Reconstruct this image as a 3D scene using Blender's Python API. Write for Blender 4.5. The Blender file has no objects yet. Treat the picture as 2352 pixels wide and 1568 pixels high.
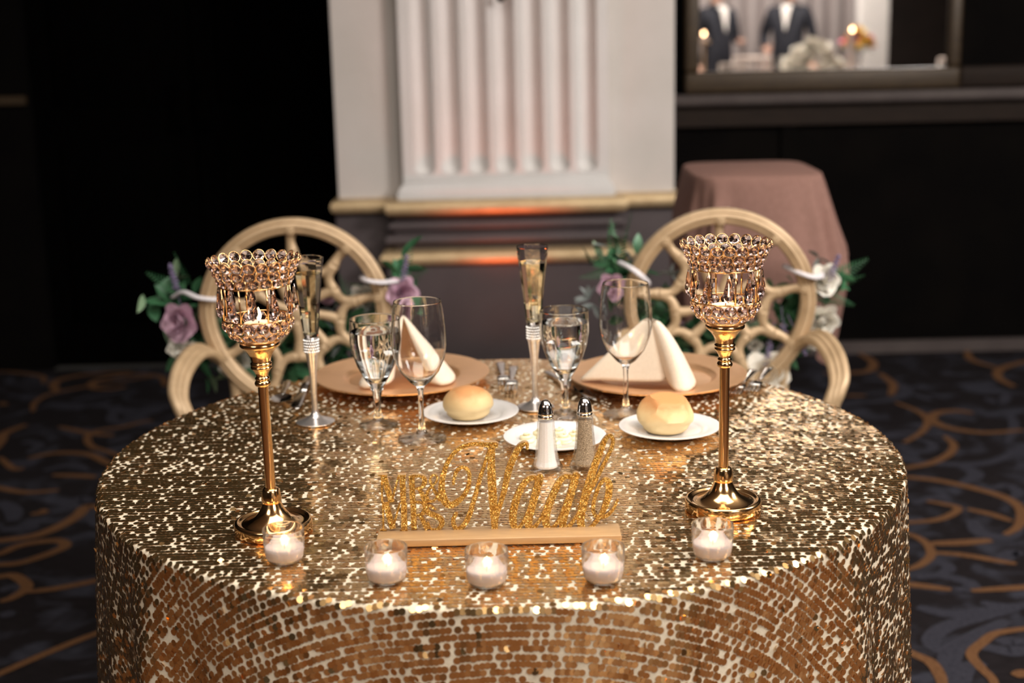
import bpy, bmesh, math, random
import numpy as np
from mathutils import Vector, Matrix, Euler, Quaternion

# ------------------------------------------------------------------ camera, world, lights, exposure
scene = bpy.context.scene
col = scene.collection
vs = scene.view_settings
scene.display_settings.display_device = 'sRGB'
vs.view_transform = 'Standard'; vs.look = 'None'; vs.gamma = 1.0; vs.use_curve_mapping = False
vs.exposure = 0.12
PI = math.pi
TZ = 0.76                                   # table height

cam_data = bpy.data.cameras.new('camera')
cam = bpy.data.objects.new('camera', cam_data); col.objects.link(cam)
cam_data.sensor_width = 36.0; cam_data.lens = 50.0
cam_data.clip_start = 0.05; cam_data.clip_end = 60
th, ro = 0.22376793, -0.02267086            # pitch down, roll
F = Vector((0, math.cos(th), -math.sin(th))); R0 = Vector((1, 0, 0)); U0 = R0.cross(F)
CR = math.cos(ro) * R0 + math.sin(ro) * U0; CU = -math.sin(ro) * R0 + math.cos(ro) * U0
CAM = Vector((0.0200463, -2.11774502, 1.41560247))
cam.matrix_world = Matrix(((CR.x, CU.x, -F.x, CAM.x), (CR.y, CU.y, -F.y, CAM.y), (CR.z, CU.z, -F.z, CAM.z), (0, 0, 0, 1)))
cam_data.dof.use_dof = True
cam_data.dof.focus_distance = 1.96
cam_data.dof.aperture_fstop = 3.1
cam_data.dof.aperture_blades = 0
scene.camera = cam

world = bpy.data.worlds.new('world'); scene.world = world; world.use_nodes = True
world.node_tree.nodes['Background'].inputs[0].default_value = (0.9, 0.8, 0.7, 1)
world.node_tree.nodes['Background'].inputs[1].default_value = 0.015

def area_light(name, loc, target, sx, sy, power, color):
    ld = bpy.data.lights.new(name, 'AREA'); ld.shape = 'RECTANGLE'; ld.size = sx; ld.size_y = sy
    ld.energy = power; ld.color = color
    o = bpy.data.objects.new(name, ld); col.objects.link(o); o.location = loc
    o.rotation_euler = (Vector(target) - Vector(loc)).to_track_quat('-Z', 'Y').to_euler()
    return o
# ceiling lights: key, flash-bounce stand-in, two added hall fills (each sits in a built fixture, see below)
KEY = (3.05, -0.2, 2.92); KEY_T = (0.05, 3.1, 1.6)
area_light('key_ceiling_light', KEY, KEY_T, 1.0, 1.0, 145, (1.0, 0.96, 0.92))
area_light('table_bounce_light', (0.35, -1.0, 3.12), (0.35, -1.0, 0), 2.6, 2.2, 86, (1.0, 0.95, 0.87))  # large panel stands in for flash bounced off the ceiling
area_light('hall_fill_light', (2.6, -4.2, 3.12), (2.6, -4.2, 0), 1.6, 1.2, 170, (1.0, 0.93, 0.87))  # added fill for the guest area that the mirror reflects
area_light('hall_fill_light', (-2.2, -3.6, 3.12), (-2.2, -3.6, 0), 1.6, 1.2, 65, (1.0, 0.92, 0.84))  # added fill for the floor mirrored in the front sequins

# ------------------------------------------------------------------ helpers
def rgb(r, g, b):
    f = lambda c: ((c / 255) / 12.92 if c / 255 <= 0.04045 else ((c / 255 + 0.055) / 1.055) ** 2.4)
    return (f(r), f(g), f(b))

class NT:
    def __init__(s, name):
        s.m = bpy.data.materials.new(name); s.m.use_nodes = True; s.t = s.m.node_tree; s.t.nodes.clear()
        s.out = s.n('ShaderNodeOutputMaterial')
    def n(s, kind, **kw):
        nd = s.t.nodes.new(kind)
        for k, v in kw.items(): setattr(nd, k, v)
        return nd
    def l(s, a, b): s.t.links.new(a, b)

def noise_color(nt, c1, c2, scale=20.0, detail=4.0, lo=0.35, hi=0.65, coords='Object', stretch=None):
    tc = nt.n('ShaderNodeTexCoord'); src = tc.outputs[coords]
    if stretch:
        mp = nt.n('ShaderNodeMapping'); mp.inputs['Scale'].default_value = stretch; nt.l(src, mp.inputs[0]); src = mp.outputs[0]
    nz = nt.n('ShaderNodeTexNoise'); nz.inputs['Scale'].default_value = scale; nz.inputs['Detail'].default_value = detail
    nt.l(src, nz.inputs['Vector'])
    rp = nt.n('ShaderNodeValToRGB'); rp.color_ramp.elements[0].position = lo; rp.color_ramp.elements[1].position = hi
    rp.color_ramp.elements[0].color = (*c1, 1); rp.color_ramp.elements[1].color = (*c2, 1)
    nt.l(nz.outputs['Fac'], rp.inputs[0])
    return rp.outputs[0], nz.outputs['Fac'], src

def principled(name, c1, c2=None, rough=0.5, metal=0.0, scale=30.0, bump=0.0, bump_scale=None, spec=0.5, stretch=None, sheen=0.0, sss=0.0, coat=0.0, rough_var=0.0, coords='Object'):
    nt = NT(name); p = nt.n('ShaderNodeBsdfPrincipled')
    if c2 is None: c2 = tuple(min(1, v * 1.12) for v in c1)
    c, fac, src = noise_color(nt, c1, c2, scale, stretch=stretch, coords=coords)
    nt.l(c, p.inputs['Base Color'])
    p.inputs['Roughness'].default_value = rough; p.inputs['Metallic'].default_value = metal
    p.inputs['Specular IOR Level'].default_value = spec
    if sheen: p.inputs['Sheen Weight'].default_value = sheen
    if coat: p.inputs['Coat Weight'].default_value = coat; p.inputs['Coat Roughness'].default_value = 0.08
    if sss:
        p.inputs['Subsurface Weight'].default_value = sss; p.inputs['Subsurface Radius'].default_value = (0.01, 0.006, 0.004); p.inputs['Subsurface Scale'].default_value = 0.5
    if rough_var:
        mr = nt.n('ShaderNodeMapRange'); mr.inputs['To Min'].default_value = max(0, rough - rough_var); mr.inputs['To Max'].default_value = rough + rough_var
        nt.l(fac, mr.inputs[0]); nt.l(mr.outputs[0], p.inputs['Roughness'])
    if bump:
        bz = nt.n('ShaderNodeTexNoise'); bz.inputs['Scale'].default_value = bump_scale or scale * 3; bz.inputs['Detail'].default_value = 3; nt.l(src, bz.inputs['Vector'])
        b = nt.n('ShaderNodeBump'); b.inputs['Strength'].default_value = bump; b.inputs['Distance'].default_value = 0.004
        nt.l(bz.outputs['Fac'], b.inputs['Height']); nt.l(b.outputs[0], p.inputs['Normal'])
    nt.l(p.outputs[0], nt.out.inputs[0])
    return nt.m

def glass(name, color=(1, 1, 1), ior=1.5, rough=0.0):
    nt = NT(name); g = nt.n('ShaderNodeBsdfGlass'); g.inputs['Color'].default_value = (*color, 1)
    g.inputs['IOR'].default_value = ior; g.inputs['Roughness'].default_value = rough
    nt.l(g.outputs[0], nt.out.inputs[0]); return nt.m

def thin_glass(name, tint=(0.97, 0.97, 0.96), ior=1.45, rough=0.02):
    nt = NT(name); t = nt.n('ShaderNodeBsdfTransparent'); t.inputs[0].default_value = (*tint, 1)
    g = nt.n('ShaderNodeBsdfGlossy'); g.inputs['Roughness'].default_value = rough
    lw = nt.n('ShaderNodeLayerWeight'); lw.inputs['Blend'].default_value = 0.5
    pw = nt.n('ShaderNodeMath', operation='POWER'); pw.inputs[1].default_value = 5.0; nt.l(lw.outputs['Facing'], pw.inputs[0])
    f0 = ((ior - 1) / (ior + 1)) ** 2
    fr = nt.n('ShaderNodeMath', operation='MULTIPLY_ADD'); fr.inputs[1].default_value = 0.75 * (1 - f0); fr.inputs[2].default_value = f0; nt.l(pw.outputs[0], fr.inputs[0])
    mx = nt.n('ShaderNodeMixShader'); nt.l(fr.outputs[0], mx.inputs[0]); nt.l(t.outputs[0], mx.inputs[1]); nt.l(g.outputs[0], mx.inputs[2])
    nt.l(mx.outputs[0], nt.out.inputs[0]); return nt.m

def part_glass(name, fac, ior=1.45):
    """cheap moulded glass: bends part of the light, lets the rest pass straight"""
    nt = NT(name); t = nt.n('ShaderNodeBsdfTransparent'); t.inputs[0].default_value = (0.995, 0.99, 0.985, 1)
    g = nt.n('ShaderNodeBsdfGlass'); g.inputs['IOR'].default_value = ior
    mx = nt.n('ShaderNodeMixShader'); mx.inputs[0].default_value = fac; nt.l(t.outputs[0], mx.inputs[1]); nt.l(g.outputs[0], mx.inputs[2])
    nt.l(mx.outputs[0], nt.out.inputs[0]); return nt.m

def emission(name, color, strength):
    nt = NT(name); e = nt.n('ShaderNodeEmission'); e.inputs[0].default_value = (*color, 1); e.inputs[1].default_value = strength
    nt.l(e.outputs[0], nt.out.inputs[0]); return nt.m

def mesh(name, verts, faces, m, smooth=False, merge=True):
    me = bpy.data.meshes.new(name); me.from_pydata([tuple(v) for v in verts], [], faces)
    if merge:
        bm = bmesh.new(); bm.from_mesh(me); bmesh.ops.remove_doubles(bm, verts=bm.verts, dist=1e-6)
        bmesh.ops.recalc_face_normals(bm, faces=bm.faces); bm.to_mesh(me); bm.free()
    if smooth:
        me.polygons.foreach_set('use_smooth', [True] * len(me.polygons))
        if smooth != 'all': me.set_sharp_from_angle(angle=math.radians(45 if smooth is True else smooth))
    me.materials.append(m); me.update(); return me

def obj(name, me, parent=None, loc=(0, 0, 0), rot=(0, 0, 0), scale=None):
    o = bpy.data.objects.new(name, me); col.objects.link(o)
    o.location = loc; o.rotation_euler = rot
    if scale is not None: o.scale = scale
    if parent is not None: o.parent = parent
    return o

def tag(o, label=None, cat=None, group=None, kind=None):
    if label: o['label'] = label
    if cat: o['category'] = cat
    if group: o['group'] = group
    if kind: o['kind'] = kind
    return o

def empty(name, loc=(0, 0, 0), rot=(0, 0, 0)):
    o = bpy.data.objects.new(name, None); col.objects.link(o); o.location = loc; o.rotation_euler = rot
    o.empty_display_size = 0.05
    return o

def copy_tree(o, parent=None):
    c = o.copy(); col.objects.link(c)
    if parent is not None: c.parent = parent
    for ch in list(o.children): copy_tree(ch, c)
    return c

class MB:
    """collects simple shapes into one mesh"""
    def __init__(s): s.v = []; s.f = []
    def add(s, v, f):
        k = len(s.v); s.v += [tuple(p) for p in v]; s.f += [tuple(i + k for i in q) for q in f]; return s
    def box(s, x0, x1, y0, y1, z0, z1):
        return s.add([(x0, y0, z0), (x1, y0, z0), (x1, y1, z0), (x0, y1, z0), (x0, y0, z1), (x1, y0, z1), (x1, y1, z1), (x0, y1, z1)],
                     [(0, 3, 2, 1), (4, 5, 6, 7), (0, 1, 5, 4), (1, 2, 6, 5), (2, 3, 7, 6), (3, 0, 4, 7)])
    def lathe(s, prof, seg=32, c=(0, 0, 0), closed=False):
        n = len(prof); v = []; f = []
        for r, z in prof:
            for k in range(seg):
                a = 2 * PI * k / seg; v.append((c[0] + r * math.cos(a), c[1] + r * math.sin(a), c[2] + z))
        for i in range(n if closed else n - 1):
            j = (i + 1) % n
            for k in range(seg):
                k2 = (k + 1) % seg; f.append((i * seg + k, i * seg + k2, j * seg + k2, j * seg + k))
        return s.add(v, f)
    def tube(s, path, rad, seg=8, flat=None, cap=True, closed=False, up=None):
        P = [Vector(p) for p in path]; n = len(P)
        if not hasattr(rad, '__len__'): rad = [rad] * n
        v = []; f = []; prev = None
        for i in range(n):
            if closed: t = P[(i + 1) % n] - P[i - 1]
            else: t = P[min(i + 1, n - 1)] - P[max(i - 1, 0)]
            t.normalize()
            if up is not None:
                nx = Vector(up).cross(t)
                if nx.length < 1e-4: nx = Vector((1, 0, 0))
            elif prev is None:
                nx = Vector((0, 0, 1)).cross(t)
                if nx.length < 1e-3: nx = Vector((1, 0, 0)).cross(t)
            else: nx = prev - t * prev.dot(t)
            nx.normalize(); prev = nx; ny = t.cross(nx)
            fl = 1.0 if flat is None else flat
            for k in range(seg):
                a = 2 * PI * k / seg
                v.append(P[i] + nx * math.cos(a) * rad[i] + ny * math.sin(a) * rad[i] * fl)
        for i in range(n if closed else n - 1):
            j = (i + 1) % n
            for k in range(seg):
                k2 = (k + 1) % seg; f.append((i * seg + k, i * seg + k2, j * seg + k2, j * seg + k))
        if cap and not closed:
            f.append(tuple(range(seg))[::-1]); f.append(tuple((n - 1) * seg + k for k in range(seg)))
        return s.add(v, f)
    def mesh(s, name, m, smooth=False): return mesh(name, s.v, s.f, m, smooth)

def rbox(name, x0, x1, y0, y1, z0, z1, m, bev=0.004, seg=2):
    b = MB().box(x0, x1, y0, y1, z0, z1); me = mesh(name, b.v, b.f, m)
    bm = bmesh.new(); bm.from_mesh(me); bmesh.ops.bevel(bm, geom=list(bm.edges), offset=bev, segments=seg, affect='EDGES', profile=0.5)
    bm.to_mesh(me); bm.free()
    me.polygons.foreach_set('use_smooth', [True] * len(me.polygons)); me.set_sharp_from_angle(angle=math.radians(50)); return me

def spline(pts, n=8, closed=False):
    """Catmull-Rom through points of any dimension"""
    P = [np.array(p, float) for p in pts]; out = []; m = len(P)
    for i in range(m if closed else m - 1):
        p1, p2 = P[i], P[(i + 1) % m]
        p0 = P[i - 1] if (closed or i > 0) else 2 * p1 - p2
        p3 = P[(i + 2) % m] if (closed or i + 2 < m) else 2 * p2 - p1
        for k in range(n):
            t = k / n
            out.append(0.5 * ((2 * p1) + (-p0 + p2) * t + (2 * p0 - 5 * p1 + 4 * p2 - p3) * t * t + (-p0 + 3 * p1 - 3 * p2 + p3) * t ** 3))
    if not closed: out.append(P[-1])
    return out

# ------------------------------------------------------------------ materials
M = {}
M['black_wall'] = principled('dark_wall_paint', (0.0030, 0.0025, 0.0024), (0.0042, 0.0034, 0.0030), 0.85, scale=6, spec=0.03)
M['dark_door'] = principled('black_stained_wood', (0.0008, 0.0007, 0.0007), (0.0014, 0.0011, 0.0010), 0.85, scale=8, stretch=(8, 8, 1), spec=0.01)
M['brown_rail'] = principled('dark_brown_wood', (0.014, 0.0085, 0.006), (0.020, 0.012, 0.008), 0.65, spec=0.15, scale=10, stretch=(1, 8, 8))
M['grey_ledge'] = principled('taupe_ledge_paint', (0.07, 0.055, 0.052), (0.085, 0.068, 0.063), 0.6, scale=8, spec=0.2)
M['bronze_frame'] = principled('aged_bronze_wood', (0.036, 0.021, 0.009), (0.052, 0.031, 0.013), 0.5, metal=0.2, scale=14, stretch=(1, 6, 6))
M['white_paint'] = principled('white_plaster_paint', (0.70, 0.675, 0.65), (0.74, 0.71, 0.69), 0.6, scale=5, spec=0.25)
M['cream_paint'] = principled('cream_wall_paint', (0.62, 0.565, 0.52), (0.66, 0.60, 0.56), 0.65, scale=5, spec=0.25)
M['gold_paint'] = principled('gold_leaf_moulding', (0.60, 0.43, 0.24), (0.70, 0.52, 0.30), 0.42, metal=0.4, scale=18)
M['plinth'] = principled('taupe_plinth_paint', (0.078, 0.060, 0.062), (0.09, 0.07, 0.072), 0.5, scale=6)
M['ceiling'] = principled('ceiling_paint', (0.50, 0.45, 0.40), (0.53, 0.48, 0.43), 0.8, scale=3)
M['side_wall'] = principled('dark_wine_wall', (0.020, 0.015, 0.013), (0.026, 0.019, 0.016), 0.7, scale=4, spec=0.2)
M['rear_wall'] = principled('grey_drapery', (0.55, 0.49, 0.48), (0.64, 0.57, 0.56), 0.8, scale=5, stretch=(10, 1, 0.4))
M['mirror'] = principled('mirror_silver', (0.82, 0.80, 0.78), (0.84, 0.82, 0.80), 0.01, metal=1.0, scale=2)
M['gold_scroll'] = principled('gold_carpet_yarn', (0.108, 0.050, 0.022), (0.155, 0.075, 0.034), 0.95, scale=160, spec=0.1, bump=0.5, bump_scale=500)
M['blue_scroll'] = principled('slate_carpet_yarn', (0.024, 0.023, 0.031), (0.042, 0.041, 0.053), 0.95, scale=120, spec=0.1, bump=0.5, bump_scale=500)
M['cloth'] = principled('ivory_backing_cloth', (0.70, 0.61, 0.46), (0.76, 0.67, 0.52), 0.85, scale=300, spec=0.2, bump=0.3, bump_scale=900)
M['napkin'] = principled('cream_linen', (0.80, 0.67, 0.53), (0.84, 0.71, 0.57), 0.85, scale=250, spec=0.2, sheen=0.2, bump=0.25, bump_scale=900)
M['pink_cloth'] = principled('dusty_pink_satin', (0.22, 0.120, 0.096), (0.25, 0.138, 0.112), 0.85, scale=40, spec=0.15, stretch=(4, 4, 1))
M['chair_gold'] = principled('champagne_gold_resin', (0.44, 0.305, 0.175), (0.53, 0.37, 0.22), 0.45, metal=0.2, scale=25)
M['seat_pad'] = principled('ivory_seat_vinyl', (0.55, 0.50, 0.43), (0.6, 0.55, 0.47), 0.6, scale=30)
M['charger'] = principled('rose_gold_charger', (0.86, 0.50, 0.26), (0.92, 0.55, 0.30), 0.36, metal=0.75, scale=40, rough_var=0.05)
M['porcelain'] = principled('white_porcelain', (0.78, 0.75, 0.73), (0.80, 0.77, 0.75), 0.18, scale=12, coat=0.4)
M['steel'] = principled('polished_steel', (0.62, 0.60, 0.58), (0.66, 0.64, 0.62), 0.13, metal=1.0, scale=20)
M['silver'] = principled('brushed_silver_stem', (0.80, 0.76, 0.74), (0.86, 0.82, 0.80), 0.28, metal=0.9, scale=60, stretch=(1, 1, 6))
M['candle_gold'] = principled('polished_brass_gold', (0.84, 0.52, 0.24), (0.90, 0.58, 0.28), 0.15, metal=1.0, scale=30, rough_var=0.03)
M['crystal'] = glass('smoky_crystal', (0.89, 0.82, 0.81), 1.58)
M['glass'] = glass('clear_glass', (1.0, 1.0, 1.0), 1.47)
M['foot_glass'] = part_glass('clear_glass_foot', 0.62, 1.47)
M['votive_glass'] = part_glass('votive_glass', 0.8)
M['shaker_glass'] = part_glass('shaker_glass', 0.45)
M['water'] = glass('water', (0.99, 1.0, 1.0), 1.33)
M['champagne'] = glass('champagne', (1.0, 0.965, 0.84), 1.34)
M['wax'] = principled('white_wax', (0.66, 0.55, 0.51), (0.69, 0.58, 0.54), 0.45, scale=40, sss=0.25)
M['wick'] = principled('charred_wick', (0.02, 0.015, 0.01), None, 0.9, scale=90)
M['flame'] = emission('candle_flame', (1.0, 0.74, 0.42), 6.0)
M['hall_flame'] = emission('hall_candle_flame', (1.0, 0.60, 0.32), 22.0)
M['tin'] = principled('tealight_tin', (0.7, 0.68, 0.66), None, 0.3, metal=1.0, scale=40)
M['butter'] = principled('whipped_butter', (0.86, 0.76, 0.50), (0.90, 0.82, 0.58), 0.5, scale=80, sss=0.2)
M['salt'] = principled('salt_grains', (0.82, 0.80, 0.80), (0.90, 0.88, 0.88), 0.9, scale=900)
M['pepper'] = principled('ground_pepper', (0.10, 0.07, 0.04), (0.62, 0.50, 0.36), 0.9, scale=900)
M['sign_face'] = None
M['sign_wood'] = principled('gold_painted_wood', (0.46, 0.275, 0.13), (0.52, 0.32, 0.155), 0.5, metal=0.2, scale=30, stretch=(1, 12, 12))
M['leaf'] = principled('green_leaf', (0.028, 0.115, 0.05), (0.07, 0.20, 0.09), 0.45, scale=30)
M['pale_leaf'] = principled('pale_green_leaf', (0.11, 0.19, 0.10), (0.24, 0.33, 0.20), 0.5, scale=40)
M['sage_leaf'] = principled('sage_green_leaf', (0.16, 0.19, 0.18), (0.28, 0.30, 0.30), 0.6, scale=40)
M['white_rose'] = principled('white_rose_petal', (0.72, 0.68, 0.60), (0.82, 0.78, 0.70), 0.6, scale=60, sss=0.1)
M['lilac_rose'] = principled('lilac_rose_petal', (0.46, 0.27, 0.36), (0.58, 0.38, 0.47), 0.6, scale=60, sss=0.1)
M['lavender'] = principled('lavender_floret', (0.14, 0.11, 0.20), (0.24, 0.19, 0.32), 0.7, scale=90)
M['ribbon'] = principled('white_ribbon', (0.62, 0.58, 0.60), (0.70, 0.66, 0.68), 0.5, scale=50)
M['black_plastic'] = principled('black_plastic', (0.012, 0.012, 0.013), None, 0.45, scale=40)
M['led'] = emission('orange_led_lens', (1.0, 0.16, 0.03), 8.0)
M['suit'] = principled('navy_suit_wool', (0.006, 0.007, 0.012), (0.010, 0.011, 0.018), 0.85, scale=90)
M['skin'] = principled('skin', (0.52, 0.30, 0.22), (0.56, 0.33, 0.25), 0.55, scale=30)
M['hair'] = principled('dark_hair', (0.015, 0.010, 0.007), None, 0.6, scale=80)
M['linen'] = principled('white_table_linen', (0.74, 0.70, 0.66), None, 0.8, scale=40)
M['chair_white'] = principled('ivory_lacquer', (0.60, 0.50, 0.44), None, 0.5, scale=30)
M['yellow_bloom'] = principled('yellow_petal', (0.75, 0.48, 0.10), (0.8, 0.6, 0.2), 0.6, scale=40)
M['pink_bloom'] = principled('magenta_petal', (0.60, 0.08, 0.16), (0.7, 0.2, 0.3), 0.6, scale=40)
M['diffuser'] = principled('lamp_diffuser_frame', (0.6, 0.58, 0.55), None, 0.5, scale=20)

def sequin_material():
    nt = NT('gold_sequin'); p = nt.n('ShaderNodeBsdfPrincipled')
    p.inputs['Metallic'].default_value = 0.97; p.inputs['Roughness'].default_value = 0.17
    g = nt.n('ShaderNodeNewGeometry')
    rp = nt.n('ShaderNodeValToRGB')
    e = rp.color_ramp.elements
    e[0].position = 0.0; e[0].color = (0.82, 0.46, 0.17, 1)
    e[1].position = 1.0; e[1].color = (1.0, 0.70, 0.34, 1)
    x = e.new(0.5); x.color = (0.94, 0.60, 0.26, 1)
    nt.l(g.outputs['Random Per Island'], rp.inputs[0]); nt.l(rp.outputs[0], p.inputs['Base Color'])
    nt.l(p.outputs[0], nt.out.inputs[0]); return nt.m
M['sequin'] = sequin_material()

def glitter_material():
    nt = NT('gold_glitter'); p = nt.n('ShaderNodeBsdfPrincipled')
    tc = nt.n('ShaderNodeTexCoord'); v = nt.n('ShaderNodeTexVoronoi'); v.inputs['Scale'].default_value = 900
    nt.l(tc.outputs['Object'], v.inputs['Vector'])
    rp = nt.n('ShaderNodeValToRGB'); e = rp.color_ramp.elements
    e[0].position = 0.0; e[0].color = (0.30, 0.14, 0.02, 1); e[1].position = 1.0; e[1].color = (0.95, 0.66, 0.20, 1)
    e.new(0.55).color = (0.52, 0.27, 0.05, 1)
    sp = nt.n('ShaderNodeSeparateColor'); nt.l(v.outputs['Color'], sp.inputs[0]); nt.l(sp.outputs[0], rp.inputs[0])
    nt.l(rp.outputs[0], p.inputs['Base Color'])
    p.inputs['Metallic'].default_value = 0.65; p.inputs['Roughness'].default_value = 0.35
    # each glitter flake faces its own way
    mul = nt.n('ShaderNodeVectorMath', operation='SUBTRACT'); mul.inputs[1].default_value = (0.5, 0.5, 0.5); nt.l(v.outputs['Color'], mul.inputs[0])
    sc = nt.n('ShaderNodeVectorMath', operation='SCALE'); sc.inputs['Scale'].default_value = 0.9; nt.l(mul.outputs[0], sc.inputs[0])
    g = nt.n('ShaderNodeNewGeometry'); ad = nt.n('ShaderNodeVectorMath', operation='ADD'); nt.l(g.outputs['Normal'], ad.inputs[0]); nt.l(sc.outputs[0], ad.inputs[1])
    nm = nt.n('ShaderNodeVectorMath', operation='NORMALIZE'); nt.l(ad.outputs[0], nm.inputs[0]); nt.l(nm.outputs[0], p.inputs['Normal'])
    nt.l(p.outputs[0], nt.out.inputs[0]); return nt.m
M['sign_face'] = glitter_material()

def bread_material():
    nt = NT('bread_crust'); p = nt.n('ShaderNodeBsdfPrincipled')
    tc = nt.n('ShaderNodeTexCoord'); sx = nt.n('ShaderNodeSeparateXYZ'); nt.l(tc.outputs['Object'], sx.inputs[0])
    nz = nt.n('ShaderNodeTexNoise'); nz.inputs['Scale'].default_value = 45; nz.inputs['Detail'].default_value = 5; nt.l(tc.outputs['Object'], nz.inputs['Vector'])
    ma = nt.n('ShaderNodeMath', operation='MULTIPLY_ADD'); ma.inputs[1].default_value = 0.022; nt.l(nz.outputs['Fac'], ma.inputs[0]); nt.l(sx.outputs['Z'], ma.inputs[2])
    mr = nt.n('ShaderNodeMapRange'); mr.inputs['From Min'].default_value = 0.034; mr.inputs['From Max'].default_value = 0.060; nt.l(ma.outputs[0], mr.inputs[0])
    rp = nt.n('ShaderNodeValToRGB'); e = rp.color_ramp.elements
    e[0].color = (0.80, 0.62, 0.34, 1); e[1].color = (0.66, 0.30, 0.11, 1); e.new(0.45).color = (0.80, 0.55, 0.27, 1)
    nt.l(mr.outputs[0], rp.inputs[0]); nt.l(rp.outputs[0], p.inputs['Base Color']); p.inputs['Roughness'].default_value = 0.6
    b = nt.n('ShaderNodeBump'); b.inputs['Strength'].default_value = 0.25; b.inputs['Distance'].default_value = 0.004; nt.l(nz.outputs['Fac'], b.inputs['Height']); nt.l(b.outputs[0], p.inputs['Normal'])
    nt.l(p.outputs[0], nt.out.inputs[0]); return nt.m
M['bread'] = bread_material()

def carpet_material():
    nt = NT('dark_patterned_carpet'); p = nt.n('ShaderNodeBsdfPrincipled'); p.inputs['Roughness'].default_value = 0.95; p.inputs['Specular IOR Level'].default_value = 0.1
    tc = nt.n('ShaderNodeTexCoord')
    w = nt.n('ShaderNodeTexNoise'); w.inputs['Scale'].default_value = 2.2; w.inputs['Detail'].default_value = 2; nt.l(tc.outputs['Object'], w.inputs['Vector'])
    mv = nt.n('ShaderNodeVectorMath', operation='MULTIPLY_ADD'); mv.inputs[1].default_value = (0.5, 0.5, 0); nt.l(w.outputs['Color'], mv.inputs[0]); nt.l(tc.outputs['Object'], mv.inputs[2])
    n2 = nt.n('ShaderNodeTexNoise'); n2.inputs['Scale'].default_value = 7.5; n2.inputs['Detail'].default_value = 3; nt.l(mv.outputs[0], n2.inputs['Vector'])
    rp = nt.n('ShaderNodeValToRGB'); e = rp.color_ramp.elements
    e[0].position = 0.50; e[0].color = (0.012, 0.0095, 0.0105, 1); e[1].position = 0.66; e[1].color = (0.034, 0.034, 0.045, 1)
    nt.l(n2.outputs['Fac'], rp.inputs[0])
    # fine yarn rows
    wv = nt.n('ShaderNodeTexNoise'); wv.inputs['Scale'].default_value = 60
    mp = nt.n('ShaderNodeMapping'); mp.inputs['Scale'].default_value = (0.35, 4, 1); nt.l(tc.outputs['Object'], mp.inputs[0]); nt.l(mp.outputs[0], wv.inputs['Vector'])
    mx = nt.n('ShaderNodeMix', data_type='RGBA', blend_type='MULTIPLY'); mx.inputs[0].default_value = 0.7
    r2 = nt.n('ShaderNodeValToRGB'); r2.color_ramp.elements[0].position = 0.3; r2.color_ramp.elements[0].color = (0.35, 0.35, 0.35, 1); r2.color_ramp.elements[1].position = 0.7; r2.color_ramp.elements[1].color = (1.5, 1.5, 1.5, 1)
    nt.l(wv.outputs['Fac'], r2.inputs[0]); nt.l(rp.outputs[0], mx.inputs[6]); nt.l(r2.outputs[0], mx.inputs[7])
    nt.l(mx.outputs[2], p.inputs['Base Color'])
    nt.l(p.outputs[0], nt.out.inputs[0]); return nt.m
M['carpet'] = carpet_material()
M['parquet'] = principled('red_brown_parquet', (0.100, 0.049, 0.027), (0.132, 0.064, 0.035), 0.4, scale=14, stretch=(1, 10, 1))
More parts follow.
